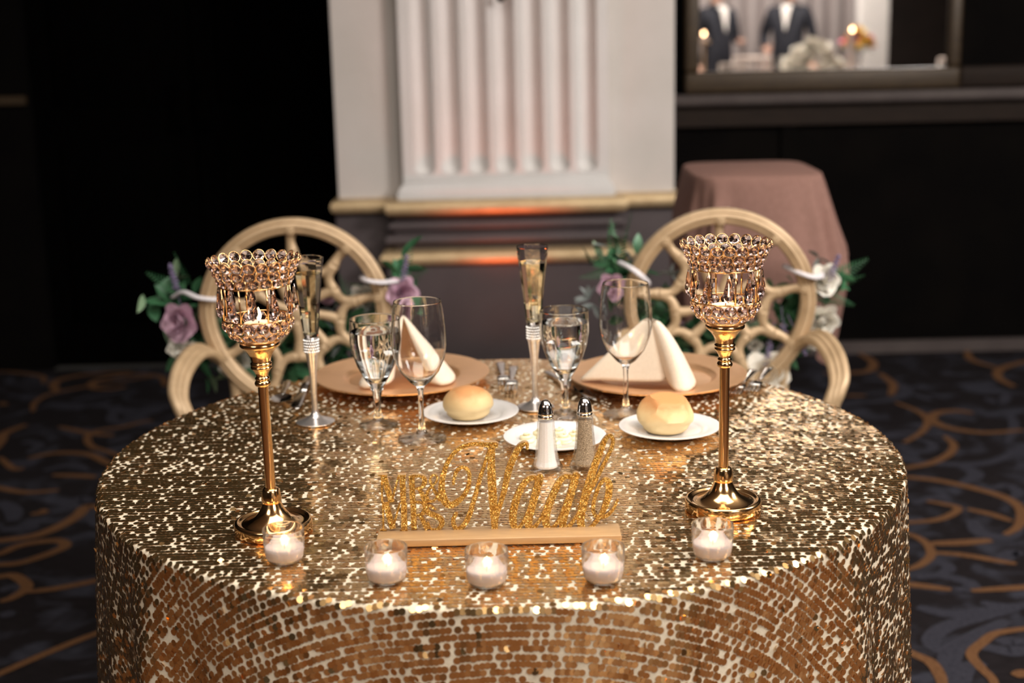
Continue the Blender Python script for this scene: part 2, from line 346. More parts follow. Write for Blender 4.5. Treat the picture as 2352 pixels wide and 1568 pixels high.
SIGN={
 'N':[[(-59.2,62.6,4),(-57.9,71.8,4.3),(-53.8,80.2,4.7),(-46.8,84.5,5.2),(-40.3,80.6,5.3),(-38.3,71.3,5.1),(-40.5,57.5,5.5),(-46.4,46.4,6.2),(-54.8,38.4,7.9),(-63.5,33.9,9.2),(-70.3,38,9.8),(-74,49,9.3),(-74.4,61.4,8.1),(-71.3,76.7,6.9),(-64.6,93.5,5.9),(-54.2,106.8,5.7),(-42.3,113.3,5.5),(-29,115.6,5.5),(-17.3,114.1,6.6),(-4.2,113.2,8)],[(-11.6,108.3,4),(-18,89.3,4.6),(-24.4,71,5.2),(-30.1,51,5.8),(-35.8,32.5,6.4),(-40.6,18.6,7),(-45.3,9.3,7),(-53,1.6,6.8),(-58.8,3.3,6.2),(-61.2,12.8,5.6),(-57.1,22.4,5)],[(-8.2,111.3,7),(-9.7,93.7,9.5),(-10.1,75.3,10.7),(-9.5,53.6,11),(-8.8,35,10.7),(-8.1,16.2,9.7),(-7.7,-0.2,8)],[(-8.2,-0.2,4),(-4.4,16.1,4.8),(-0.3,31.7,6.1),(6.1,53.3,7.5),(11.9,77.9,8.6),(18.1,94.6,8.9),(25,107.5,7.7),(31.7,113.4,6.1),(36.1,113.3,4.8),(36.3,108,4)]],
 'a1':[[(50.6,66.9,6),(41.8,68.2,7),(33.6,63.4,8),(25.2,49.7,9),(19,32.8,10),(16.1,17.2,10),(16.9,4.7,9),(22,0.6,6),(28.8,7.5,5),(38.1,27.6,5),(45.9,47.7,5),(51.4,66.1,5)],[(51.8,68.4,10),(45.8,46.1,10),(39.5,24.5,10),(36,8.9,10),(37.3,0.3,9),(43.5,1.7,6),(51.1,11.7,4.5),(56.5,23.3,4)]],
 'a2':[[(93.4,68.2,6),(84.5,68.7,7),(77.1,62.4,8),(69.5,47.1,9),(62.6,30.2,10),(58.6,14.6,10),(59.9,2.1,9),(66.5,-0.4,6),(74.8,9.5,5),(83.3,29.7,5),(90.9,51.2,5),(95.6,67.4,5)],[(98.1,69.6,10),(91.6,46.6,10),(84.7,23.4,10),(80.4,7.8,10),(81.4,-0.8,9),(88.1,1.4,6),(97.1,13.7,4.5),(103.2,24.5,4)]],
 'b':[[(101.7,23,4),(112.2,41.4,4),(122.8,61.3,5),(133.2,82.7,5),(142.2,100.9,5),(145.9,113,5),(143.8,121.5,5),(139.4,120.8,5),(133.5,111.8,7),(126,92.1,9),(117.7,69.2,10),(110,43,11),(104.6,19.8,11),(103.7,4.2,10),(108.1,-3,8),(116.2,-0.9,6),(126.7,11.4,6),(135,26.9,8),(140,43.9,9),(140.4,57.8,9),(136,64.1,6),(129.4,58.1,5),(122.6,41.2,5),(119.8,27.2,5),(121.6,16.3,5),(129.7,12.9,5),(138.6,15.8,5),(146.1,24.3,4),(151.4,35.8,3.5)]],
 'M1':[[(-150.9,75.1,2.4),(-151.8,38.7,2.4)],[(-148.3,75.4,7.7),(-139.5,39.7,7.7)],[(-139.5,40.4,2.7),(-129.1,74.9,2.7)],[(-124.3,75.1,7.4),(-124.5,37.3,7.4)],[(-155.6,76.2,2.2),(-143.8,75.9,2.2)],[(-130.3,75.6,2.2),(-119.5,75.4,2.2)]],
 'R1':[[(-112.4,75.2,7.4),(-112.6,37.1,7.4)],[(-111.2,74.3,3.8),(-100.3,73.8,4),(-96.3,69.8,6.1),(-97.1,63.1,6.4),(-100.8,58.8,4.5),(-108.6,57.3,2.9)],[(-103.4,57.8,5.1),(-94.9,37,7.1)]],
 '&':[[(-78.3,41,3.8),(-82.5,51.2,3.8),(-87.8,63.5,3.5),(-88.9,69.6,2.9),(-85.5,74.9,2.9),(-80.7,73.8,2.9),(-80,68,2.9),(-84.7,62.1,2.9),(-91.3,54.8,3.8),(-94.2,46.8,4.8),(-91.8,40.6,4.5),(-85.4,40.5,2.9),(-80.7,46.5,2.6),(-78.9,51.8,2.2)]],
 'M2':[[(-150.7,40.7,2.4),(-151.7,2.6,2.4)],[(-147.5,39.9,7.7),(-139.4,3.7,7.7)],[(-139.3,4.3,2.7),(-128.9,38.8,2.7)],[(-123.8,38.7,7.6),(-124.6,1.6,7.6)],[(-155.9,2.7,2.2),(-147.5,2.5,2.2)],[(-130.1,1.9,2.2),(-120.4,1.7,2.2)]],
 'R2':[[(-111.9,38.4,7.2),(-112,1.3,7.2)],[(-111.2,39.4,3.8),(-101.6,38.5,4),(-96.9,34,6.1),(-97.5,27.2,6.4),(-101.5,22.5,4.5),(-108.7,21,2.9)],[(-103.5,21.2,5.1),(-94.5,1.6,7.1)]],
 'S':[[(-83.2,28.2,2.6),(-89.5,33.5,3.8),(-93.7,33.2,5.1),(-95.1,29.2,6.4),(-91.8,23.7,7.7),(-83.5,20.1,7.7),(-77.2,15.1,7.7),(-75.8,9.6,7.1),(-78.9,3.6,5.5),(-85.5,1,3.8),(-91.2,3.9,3.2),(-93.8,11.4,2.9)]],
}
GOLD_SCROLLS=[[(-1.169,0.816),(-1.150,0.845),(-1.075,0.949),(-0.995,1.046),(-0.924,1.112)],
[(-1.447,1.566),(-1.410,1.596),(-1.370,1.661),(-1.287,1.690),(-1.245,1.653),(-1.261,1.603),(-1.326,1.526),(-1.381,1.514),(-1.433,1.509)],
[(-1.495,1.699),(-1.446,1.700),(-1.362,1.729),(-1.314,1.798),(-1.284,1.889),(-1.280,1.966),(-1.256,1.974),(-1.206,1.961)],
[(-1.381,1.414),(-1.351,1.427),(-1.318,1.432),(-1.273,1.385),(-1.253,1.340),(-1.268,1.284),(-1.292,1.257)],
[(-1.246,1.318),(-1.178,1.335),(-1.089,1.381),(-1.047,1.416)],
[(-1.300,2.471),(-1.362,2.537),(-1.441,2.607),(-1.488,2.716),(-1.480,2.797),(-1.398,2.846),(-1.348,2.899),(-1.305,2.919)],
[(-1.801,3.085),(-1.834,3.214),(-1.815,3.344),(-1.699,3.453),(-1.578,3.531),(-1.467,3.593)],
[(-1.790,3.375),(-1.824,3.430),(-1.854,3.556),(-1.757,3.657),(-1.580,3.678)],
[(-1.621,2.483),(-1.549,2.539),(-1.431,2.518),(-1.346,2.426),(-1.262,2.326)],
[(-1.766,2.457),(-1.787,2.686),(-1.809,2.796),(-1.766,2.905)],
[(-1.723,2.503),(-1.636,2.376),(-1.599,2.374)],
[(-1.653,2.198),(-1.609,2.173),(-1.510,2.124),(-1.412,2.138)],
[(-1.429,1.917),(-1.395,1.934),(-1.408,1.955)],
[(-1.481,2.296),(-1.376,2.277),(-1.330,2.263)],
[(-2.197,3.736),(-2.091,3.726),(-1.943,3.637),(-1.898,3.524)],
[(-1.974,3.226),(-1.936,3.191)],
[(-1.634,2.865),(-1.488,2.770),(-1.400,2.736)],
[(0.893,0.865),(0.913,0.829),(0.933,0.794),(0.933,0.728),(0.921,0.665)],
[(1.233,0.962),(1.198,0.958),(1.125,0.937),(1.079,0.891),(1.035,0.834),(1.033,0.767),(1.040,0.712),(1.032,0.660)],
[(1.070,1.603),(1.108,1.583),(1.131,1.513),(1.119,1.431),(1.078,1.370),(1.040,1.341),(0.996,1.328)],
[(1.143,1.512),(1.229,1.515),(1.312,1.527)],
[(1.124,1.447),(1.201,1.426),(1.275,1.381),(1.319,1.355)],
[(0.984,1.239),(1.021,1.230),(1.101,1.197)],
[(1.148,1.187),(1.284,1.200),(1.322,1.205)],
[(1.200,2.087),(1.244,2.073),(1.323,2.035),(1.417,1.943),(1.469,1.858),(1.474,1.760),(1.423,1.633),(1.362,1.566)],
[(1.089,1.673),(1.135,1.679),(1.208,1.693),(1.266,1.735),(1.302,1.790),(1.263,1.832),(1.230,1.854)],
[(1.217,2.153),(1.265,2.173),(1.348,2.213),(1.432,2.302),(1.477,2.399),(1.478,2.502)],
[(1.428,2.939),(1.475,2.812),(1.477,2.695),(1.419,2.560),(1.323,2.436)],
[(1.482,3.375),(1.488,3.196),(1.436,3.034)],
[(1.486,3.724),(1.502,3.562),(1.447,3.415),(1.324,3.389),(1.263,3.395)],
[(1.940,3.721),(1.909,3.562),(1.963,3.422)],
[(2.176,3.536),(2.105,3.504),(1.975,3.403),(1.918,3.262),(1.931,3.122)],
[(1.325,1.779),(1.379,1.728),(1.417,1.670)],
[(1.255,3.050),(1.346,3.042)],
[(1.091,0.720),(1.127,0.740)]]
BLUE_SCROLLS=[[(0.969,0.849),(0.963,0.897),(0.987,0.944),(1.038,0.992),(1.133,1.038),(1.230,1.085)],
[(0.952,0.664),(0.965,0.770),(1.003,0.859),(1.062,0.916),(1.176,1.010)],
[(1.060,0.880),(1.103,0.854),(1.133,0.841),(1.166,0.874),(1.149,0.899),(1.114,0.889)],
[(0.989,1.099),(1.052,1.055),(1.141,1.064),(1.190,1.081)],
[(1.148,1.117),(1.203,1.087),(1.256,1.097)],
[(1.311,1.695),(1.301,1.588),(1.362,1.549),(1.429,1.633)],
[(1.035,1.281),(1.101,1.292),(1.155,1.244),(1.153,1.201),(1.109,1.203)],
[(1.082,1.385),(1.128,1.382),(1.138,1.335),(1.106,1.306)],
[(1.185,1.837),(1.251,1.883),(1.306,1.889)],
[(1.464,2.612),(1.493,2.501),(1.529,2.472)],
[(1.457,1.961),(1.510,1.978),(1.522,1.915),(1.482,1.857)],
[(1.273,1.358),(1.335,1.434),(1.352,1.416)],
[(0.961,0.663),(1.004,0.768),(1.050,0.788)],
[(1.659,2.410),(1.754,2.616),(1.789,2.786)],
[(1.439,2.183),(1.452,2.091),(1.384,2.009)],
[(1.770,2.972),(1.806,2.906),(1.872,3.028)],
[(1.527,3.058),(1.566,2.958)],
[(1.567,2.745),(1.642,2.681)],
[(-1.317,1.329),(-1.293,1.357),(-1.259,1.340),(-1.275,1.305)],
[(-1.264,1.174),(-1.230,1.186)],
[(-1.477,1.790),(-1.405,1.804),(-1.403,1.878)],
[(-1.565,2.045),(-1.496,1.960),(-1.463,1.863)],
[(-1.347,1.970),(-1.324,2.049),(-1.277,2.025)],
[(-1.708,2.680),(-1.636,2.648),(-1.641,2.546)],
[(-1.556,3.158),(-1.453,3.056),(-1.386,3.051)],
[(-1.696,3.234),(-1.627,3.294),(-1.531,3.352)],
[(-1.429,2.964),(-1.339,2.928),(-1.373,2.873)],
[(-1.525,2.345),(-1.451,2.410),(-1.379,2.334)],
[(-1.676,2.451),(-1.578,2.419)],
[(-1.394,2.655),(-1.337,2.731)]]
# ------------------------------------------------------------------ the room
def struct(name, me, parent=None, **kw):
    o = obj(name, me, parent, **kw)
    if parent is None: tag(o, kind='structure')
    return o
def lab(o, label, cat): tag(o, label, cat); return o
XL, XR, YB, YF, ZC = -4.6, 5.2, 3.75, -7.2, 3.2

floor = lab(struct('floor', MB().box(XL, XR, YF, YB, -0.08, 0.0).mesh('floor', M['carpet'])), 'dark patterned hotel carpet around the sequin table', 'floor')
lab(struct('ceiling', MB().box(XL, XR, YF, YB, ZC, ZC + 0.1).mesh('ceiling', M['ceiling'])), 'warm white ballroom ceiling above the tables', 'ceiling')
lab(struct('wall_left', MB().box(XL - 0.1, XL, YF, YB, 0, ZC).mesh('wall_left', M['side_wall'])), 'dark wine coloured side wall of the ballroom', 'wall')
lab(struct('wall_right', MB().box(XR, XR + 0.1, YF, YB, 0, ZC).mesh('wall_right', M['side_wall'])), 'dark brown side wall past the mirror', 'wall')
lab(struct('wall_rear', MB().box(XL, XR, YF - 0.1, YF, 0, ZC).mesh('wall_rear', M['side_wall'])), 'dark wall at the far end behind the guests', 'wall')
wb = MB().box(XL, -1.93, YB, YB + 0.15, 0, ZC); wb.box(-0.60, XR, YB, YB + 0.15, 0, ZC); wb.box(-1.93, -0.60, YB, YB + 0.15, 2.5, ZC)
lab(struct('wall_back', wb.mesh('wall_back', M['black_wall'])), 'nearly black back wall either side of the white pillar', 'wall')
# dark double door between the left wall piece and the pillar
door = empty('door_1', (-1.265, YB + 0.06, 0)); tag(door, 'unlit black panelled double door left of the pillar', 'door', kind='structure')
for sx in (-1, 1):
    x0, x1 = (-0.665, -0.004) if sx < 0 else (0.004, 0.665)
    leaf = obj('door_leaf', MB().box(x0, x1, 0.0, 0.05, 0.005, 2.495).mesh('door_leaf', M['dark_door']), door)
    for z0, z1 in ((0.2, 0.95), (1.1, 2.3)):
        obj('door_panel', rbox('door_panel', x0 + 0.1, x1 - 0.1, -0.012, 0.002, z0, z1, M['dark_door'], 0.008), leaf)
    obj('door_handle', MB().tube([(-0.05 * -sx, -0.005, 1.0), (-0.05 * -sx, -0.05, 1.0), (-0.05 * -sx, -0.05, 1.18), (-0.05 * -sx, -0.005, 1.18)], 0.008).mesh('door_handle', M['dark_door'], True), leaf)
lab(struct('trim_1', MB().box(XL, -1.93, YB - 0.03, YB, 1.115, 1.15).mesh('trim', M['bronze_frame'])), 'bronze chair rail on the dark wall at far left', 'trim')
# ledge, rails and panels right of the pillar
o = struct('trim_2', rbox('ledge', 0.60, XR, YB - 0.085, YB, 1.050, 1.096, M['grey_ledge'], 0.012)); lab(o, 'taupe ledge running along the dark wall under the mirror', 'trim')
o = struct('trim_3', MB().box(0.60, XR, YB - 0.04, YB, 0.965, 1.048).mesh('rail', M['brown_rail'])); lab(o, 'dark brown rail directly beneath the taupe ledge', 'trim')
o = struct('trim_4', MB().box(1.14, 1.20, YB - 0.02, YB, 0.0, 0.963).mesh('stile', M['black_wall'])); lab(o, 'dark upright wainscot stile under the mirror ledge', 'trim')
lab(struct('baseboard_back', MB().box(0.66, XR, YB - 0.03, YB, 0.0, 0.05).mesh('baseboard', M['grey_ledge'])), 'taupe baseboard behind the carpet right of the pillar', 'baseboard')

mir = empty('wall_mirror', (1.30, YB, 1.10)); tag(mir, 'large bronze framed wall mirror reflecting guests and candles', 'mirror')
obj('mirror_glass', MB().box(-0.51, 0.50, -0.045, -0.02, 0.07, 0.50).mesh('mirror_glass', M['mirror']), mir)
for x0, x1, z0, z1 in ((-0.56, 0.545, 0.0, 0.085), (-0.56, 0.545, 0.48, 0.56), (-0.56, -0.505, 0.085, 0.48), (0.495, 0.545, 0.085, 0.48)):
    obj('frame_bar', rbox('frame_bar', x0, x1, -0.075, 0.0, z0, z1, M['bronze_frame'], 0.012, 3), mir)
wp = empty('framed_panel', (2.75, YB, 1.10)); tag(wp, 'dark framed wall panel next to the mirror', 'panel')
obj('panel_board', MB().box(-0.90, 0.90, -0.02, 0.0, 0.05, 0.52).mesh('panel_board', M['black_wall']), wp)
for x0, x1, z0, z1 in ((-0.90, 0.95, 0.0, 0.085), (-0.90, 0.95, 0.48, 0.56), (0.90, 0.95, 0.085, 0.48)):
    obj('frame_bar', rbox('panel_bar', x0, x1, -0.055, 0.0, z0, z1, M['brown_rail'], 0.012, 3), wp)

# carpet scrolls woven into the floor
def ribbon_mesh(lines, width, z, rnd):
    v = []; f = []
    for li, pts in enumerate(lines):
        sp = spline(pts, 7); n = len(sp); base = len(v); w0 = width * rnd.uniform(0.75, 1.2)
        for i, p in enumerate(sp):
            t = sp[min(i + 1, n - 1)] - sp[max(i - 1, 0)]; t = t / (np.linalg.norm(t) + 1e-9); nr = np.array([-t[1], t[0]])
            w = w0 * (0.55 + 0.45 * math.sin(PI * min(1, max(0, i / (n - 1)))) ** 0.6)
            v += [(*(p + nr * w / 2), z + 8e-6 * li), (*(p - nr * w / 2), z + 8e-6 * li)]
        for i in range(n - 1): f.append((base + 2 * i, base + 2 * i + 1, base + 2 * i + 3, base + 2 * i + 2))
    return v, f
rnd = random.Random(5)
extra_g, extra_b = [], []
for k in range(90):
    x, y = rnd.uniform(-4.2, 4.8), rnd.uniform(-0.9, 3.6)
    if (abs(x) < 2.2 and y > 0.6 and 0.5 * y + 0.4 < abs(x)) : continue       # where the traced scrolls lie
    r0 = rnd.uniform(0.12, 0.34); a0 = rnd.uniform(0, 6.3); turn = rnd.uniform(2.5, 6.0) * rnd.choice((-1, 1))
    ln = [(x + (r0 * (1 - 0.12 * j)) * math.cos(a0 + turn * j / 6), y + (r0 * (1 - 0.12 * j)) * math.sin(a0 + turn * j / 6)) for j in range(7)]
    (extra_g if k % 2 else extra_b).append(ln)
v, f = ribbon_mesh(GOLD_SCROLLS + extra_g, 0.034, 0.0022, rnd)
tag(obj('gold_scrolls', mesh('gold_scrolls', v, f, M['gold_scroll'], merge=False), floor), 'bronze gold scrolls woven into the carpet', kind='stuff')
v, f = ribbon_mesh(BLUE_SCROLLS + extra_b, 0.046, 0.0012, rnd)
tag(obj('slate_scrolls', mesh('slate_scrolls', v, f, M['blue_scroll'], merge=False), floor), 'slate blue scrolls woven into the carpet', kind='stuff')
lab(struct('floor_dance', MB().box(-4.4, 5.0, -6.6, 0.1, 0.001, 0.012).mesh('floor_dance', M['parquet'])), 'red-brown parquet dance floor in front of the table', 'floor')

# ------------------------------------------------------------------ white fluted pillar
PX, PY = 0.012, 3.20            # centre, front of the pilaster plinth
pil = empty('pillar', (PX, PY, 0)); tag(pil, 'wide white fluted pillar on a taupe plinth with gold mouldings', 'pillar', kind='structure')
# side piers / body
obj('pier', MB().box(-0.640, 0.640, 0.10, 0.56, 0.755, ZC).mesh('pier', M['cream_paint']), pil)
# pilaster panel with seven concave flutes
W2 = 0.386; NF = 7; pitch = 0.1015; fr = 0.041; FB = 0.885      # flute half width, bottom end centre height
def flute_depth(x, z):
    k = round(x / pitch); k = max(-3, min(3, k)); u = (x - k * pitch) / fr
    if z < FB: u = math.hypot(u, (FB - z) / fr)
    return 0.042 * math.sqrt(max(0.0, 1 - u * u)) if abs(u) < 1 else 0.0
xs = [-W2]
for k in range(-3, 4):
    for j in range(17): xs.append(k * pitch + fr * math.sin(PI / 2 * (-1 + 2 * j / 16)) * 1.001)
xs.append(W2)
zs = [0.80, 0.82, 0.835] + [FB - fr * math.cos(PI / 2 * j / 9) for j in range(10)] + [0.95, 1.1, 1.4, 1.8, 2.4, ZC]
v = []; f = []; nx = len(xs)
for z in zs:
    for x in xs: v.append((x, 0.035 + flute_depth(x, z), z))
for i in range(len(zs) - 1):
    for j in range(nx - 1): f.append((i * nx + j, i * nx + j + 1, (i + 1) * nx + j + 1, (i + 1) * nx + j))
k = len(v)
for x, y in ((-W2, 0.035), (-W2, 0.12), (W2, 0.035), (W2, 0.12)):
    v += [(x, y, 0.80), (x, y, ZC)]
f += [(k + 2, k, k + 1, k + 3), (k + 4, k + 6, k + 7, k + 5)]
obj('fluted_pilaster', mesh('fluted_pilaster', v, f, M['white_paint'], True), pil)
def extrude_profile(prof, x0, x1, ref=0.0):
    """prof: (y,z) outline; a bar along x with mitred returns to the back"""
    b = MB(); n = len(prof); v = []
    for (y, z) in prof:
        e = ref - y if y < 0.29 else 0.0                #  how far it stands out sets the return
        v += [(x0 - e, y, z), (x1 + e, y, z), (x0 - e, 0.5, z), (x1 + e, 0.5, z)]
    f = []
    for i in range(n - 1):
        a, c = 4 * i, 4 * (i + 1)
        f += [(a, a + 1, c + 1, c), (a + 1, a + 3, c + 3, c + 1), (a + 2, a, c, c + 2)]
    f += [(0, 2, 3, 1), (4 * (n - 1), 4 * (n - 1) + 1, 4 * (n - 1) + 3, 4 * (n - 1) + 2)]
    return v, f
def half_round(y, zc, r, out, n=10):
    return [(y - out * math.cos(PI * (j / n - 0.5)), zc + r * math.sin(PI * (j / n - 0.5))) for j in range(n + 1)]
# flared white base of the pilaster
v, f = extrude_profile([(0.0, 0.757), (-0.004, 0.775), (0.006, 0.800), (0.020, 0.815), (0.024, 0.822), (0.036, 0.826)], -0.405, 0.405)
obj('pilaster_base', mesh('pilaster_base', v, f, M['white_paint'], True), pil)
def bar(name, y, zc, r, out, hx, m):
    v, f = extrude_profile([(0.3, zc - r)] + half_round(y, zc, r, out) + [(0.3, zc + r)], -hx, hx, y)
    return obj(name, mesh(name, v, f, m, True), pil)
bar('gold_moulding', 0.0, 0.727, 0.030, 0.030, 0.425, M['gold_paint'])
bar('gold_moulding', 0.09, 0.727, 0.030, 0.030, 0.640, M['gold_paint'])
obj('plinth_body', MB().box(-0.655, 0.655, 0.105, 0.56, 0.0, 0.697).mesh('plinth_body', M['plinth']), pil)
obj('plinth_front', MB().box(-0.425, 0.425, 0.030, 0.15, 0.565, 0.697).mesh('plinth_front', M['plinth']), pil)
bar('plinth_moulding', 0.03, 0.655, 0.018, 0.022, 0.425, M['plinth'])
bar('plinth_moulding', 0.02, 0.605, 0.022, 0.030, 0.430, M['plinth'])
bar('gold_moulding', -0.015, 0.538, 0.028, 0.030, 0.450, M['gold_paint'])
obj('plinth_block', MB().box(-0.455, 0.455, -0.015, 0.15, 0.0, 0.51).mesh('plinth_block', M['plinth']), pil)
# small sconce whose lowest knob just enters the picture
sc = empty('wall_sconce', (PX - 0.005, PY + 0.03, 1.47)); tag(sc, 'dark bronze sconce on the pillar flutes at the top edge', 'sconce')
obj('finial', MB().lathe([(0, 0), (0.012, 0.003), (0.017, 0.014), (0.012, 0.026), (0.008, 0.034), (0.016, 0.042), (0.02, 0.06), (0.008, 0.09), (0, 0.09)], 16, (0, -0.03, 0)).mesh('finial', M['brown_rail'], True), sc)
obj('backplate', rbox('backplate', -0.035, 0.035, -0.012, 0.008, 0.06, 0.40, M['brown_rail'], 0.008), sc)
obj('arm', MB().tube([(0, -0.01, 0.12), (0, -0.05, 0.09), (0, -0.09, 0.11), (0, -0.10, 0.2)], 0.008).mesh('arm', M['brown_rail'], True), sc)
obj('shade', MB().lathe([(0.03, 0.2), (0.06, 0.34), (0.056, 0.34), (0.026, 0.2)], 20, (0, -0.10, 0), True).mesh('shade', M['linen'], True), sc)
# floor uplight behind the table that stains the pillar orange
up = empty('led_uplight', (-0.02, 2.80, 0.0)); tag(up, 'small black uplight on the carpet glowing orange at the pillar', 'uplight')
obj('housing', MB().lathe([(0, 0.02), (0.07, 0.02), (0.085, 0.04), (0.085, 0.15), (0.075, 0.15), (0.072, 0.135), (0, 0.135)], 20).mesh('housing', M['black_plastic'], True), up)
obj('lens', MB().lathe([(0, 0.140), (0.066, 0.140), (0.066, 0.136), (0, 0.136)], 20).mesh('lens', M['led']), up)
obj('foot', MB().box(-0.09, 0.09, -0.05, 0.05, 0.0, 0.02).mesh('foot', M['black_plastic']), up)
sl = bpy.data.lights.new('uplight_beam', 'SPOT'); sl.energy = 11; sl.color = (1.0, 0.13, 0.02); sl.spot_size = math.radians(58); sl.spot_blend = 0.8; sl.shadow_soft_size = 0.06
so = bpy.data.objects.new('uplight_beam', sl); col.objects.link(so); so.location = (-0.02, 2.80, 0.16)
so.rotation_euler = (Vector((0.0, 3.25, 1.05)) - Vector(so.location)).to_track_quat('-Z', 'Y').to_euler()

# added frames around the ceiling lights
def ceiling_fixture(name, loc, rot, sx, sy, label):
    e = empty(name, loc, rot); tag(e, label, 'ceiling light', 'ballroom ceiling lights')
    for x0, x1, y0, y1 in ((-sx / 2 - .05, sx / 2 + .05, -sy / 2 - .05, -sy / 2), (-sx / 2 - .05, sx / 2 + .05, sy / 2, sy / 2 + .05), (-sx / 2 - .05, -sx / 2, -sy / 2, sy / 2), (sx / 2, sx / 2 + .05, -sy / 2, sy / 2)):
        obj('frame_bar', MB().box(x0, x1, y0, y1, -0.02, 0.05).mesh('frame_bar', M['diffuser']), e)
    obj('back_plate', MB().box(-sx / 2 - .05, sx / 2 + .05, -sy / 2 - .05, sy / 2 + .05, 0.04, 0.05).mesh('back_plate', M['diffuser']), e)
ceiling_fixture('ceiling_light', KEY, (Vector(KEY_T) - Vector(KEY)).to_track_quat('-Z', 'Y').to_euler(), 1.0, 1.0, 'tilted square ceiling light aimed at the pillar')
ceiling_fixture('ceiling_light', (0.35, -1.0, 3.12), (0, 0, 0), 2.6, 2.2, 'flat panel over the sequin table standing in for bounced flash')
ceiling_fixture('ceiling_light', (2.6, -4.2, 3.12), (0, 0, 0), 1.6, 1.2, 'added flat fill light over the guest table')
ceiling_fixture('ceiling_light', (-2.2, -3.6, 3.12), (0, 0, 0), 1.6, 1.2, 'added flat fill light over the dance floor')

# ------------------------------------------------------------------ pink draped side table behind the right chair
pt = empty('draped_side_table', (0.725, 2.03, 0)); tag(pt, 'tall side table under a dusty pink cloth behind the chair', 'table')
def pink_r(th, z):
    """superellipse plan, flared skirt gathered half way down"""
    e = 2 / 5.0; c, s_ = math.cos(th), math.sin(th)
    a, b = 0.185, 0.225
    t = max(0.0, 0.965 - z)
    if t < 0.25: fl = t / 0.25
    elif t < 0.50: fl = 1 - 0.55 * (t - 0.25) / 0.25
    else: fl = 0.45 + 0.9 * (t - 0.5) / 0.46
    fl *= 0.085 if c > 0 else 0.035
    pleat = min(1, t / 0.12) * (0.011 * math.sin(9 * th + 0.6) + 0.008 * math.sin(16 * th + 1.0 + 3 * t))
    x = (abs(c) ** e) * a * (1 if c > 0 else -1); y = (abs(s_) ** e) * b * (1 if s_ > 0 else -1)
    L = math.hypot(x, y); k = (L + fl + pleat) / L
    return x * k, y * k
v = []; f = []; NS = 110; zz = [0.972, 0.970, 0.962, 0.945] + [0.93 - 0.028 * j for j in range(17)]
v.append((0, 0, 0.972))
for i, z in enumerate(zz):
    for k in range(NS):
        th_ = 2 * PI * k / NS; x, y = pink_r(th_, z if i > 2 else 0.965); s_ = (0.96, 0.985, 1.0)[i] if i < 3 else 1
        v.append((x * s_, y * s_, 0.945 - (0.945 - z) * (1 + 0.10 * math.cos(4 * th_ + PI)) if z < 0.945 else z))
for k in range(NS): f.append((0, 1 + k, 1 + (k + 1) % NS))
for i in range(len(zz) - 1):
    for k in range(NS): f.append((1 + i * NS + k, 1 + (i + 1) * NS + k, 1 + (i + 1) * NS + (k + 1) % NS, 1 + i * NS + (k + 1) % NS))
obj('cloth', mesh('pink_cloth', v, f, M['pink_cloth'], 'all'), pt)
obj('tabletop', MB().lathe([(0, 0.93), (0.15, 0.93), (0.15, 0.958), (0, 0.958)], 24).mesh('tabletop', M['brown_rail']), pt)
obj('pedestal', MB().lathe([(0, 0), (0.16, 0), (0.16, 0.02), (0.03, 0.05), (0.03, 0.93), (0, 0.93)], 20).mesh('pedestal', M['black_plastic'], True), pt)
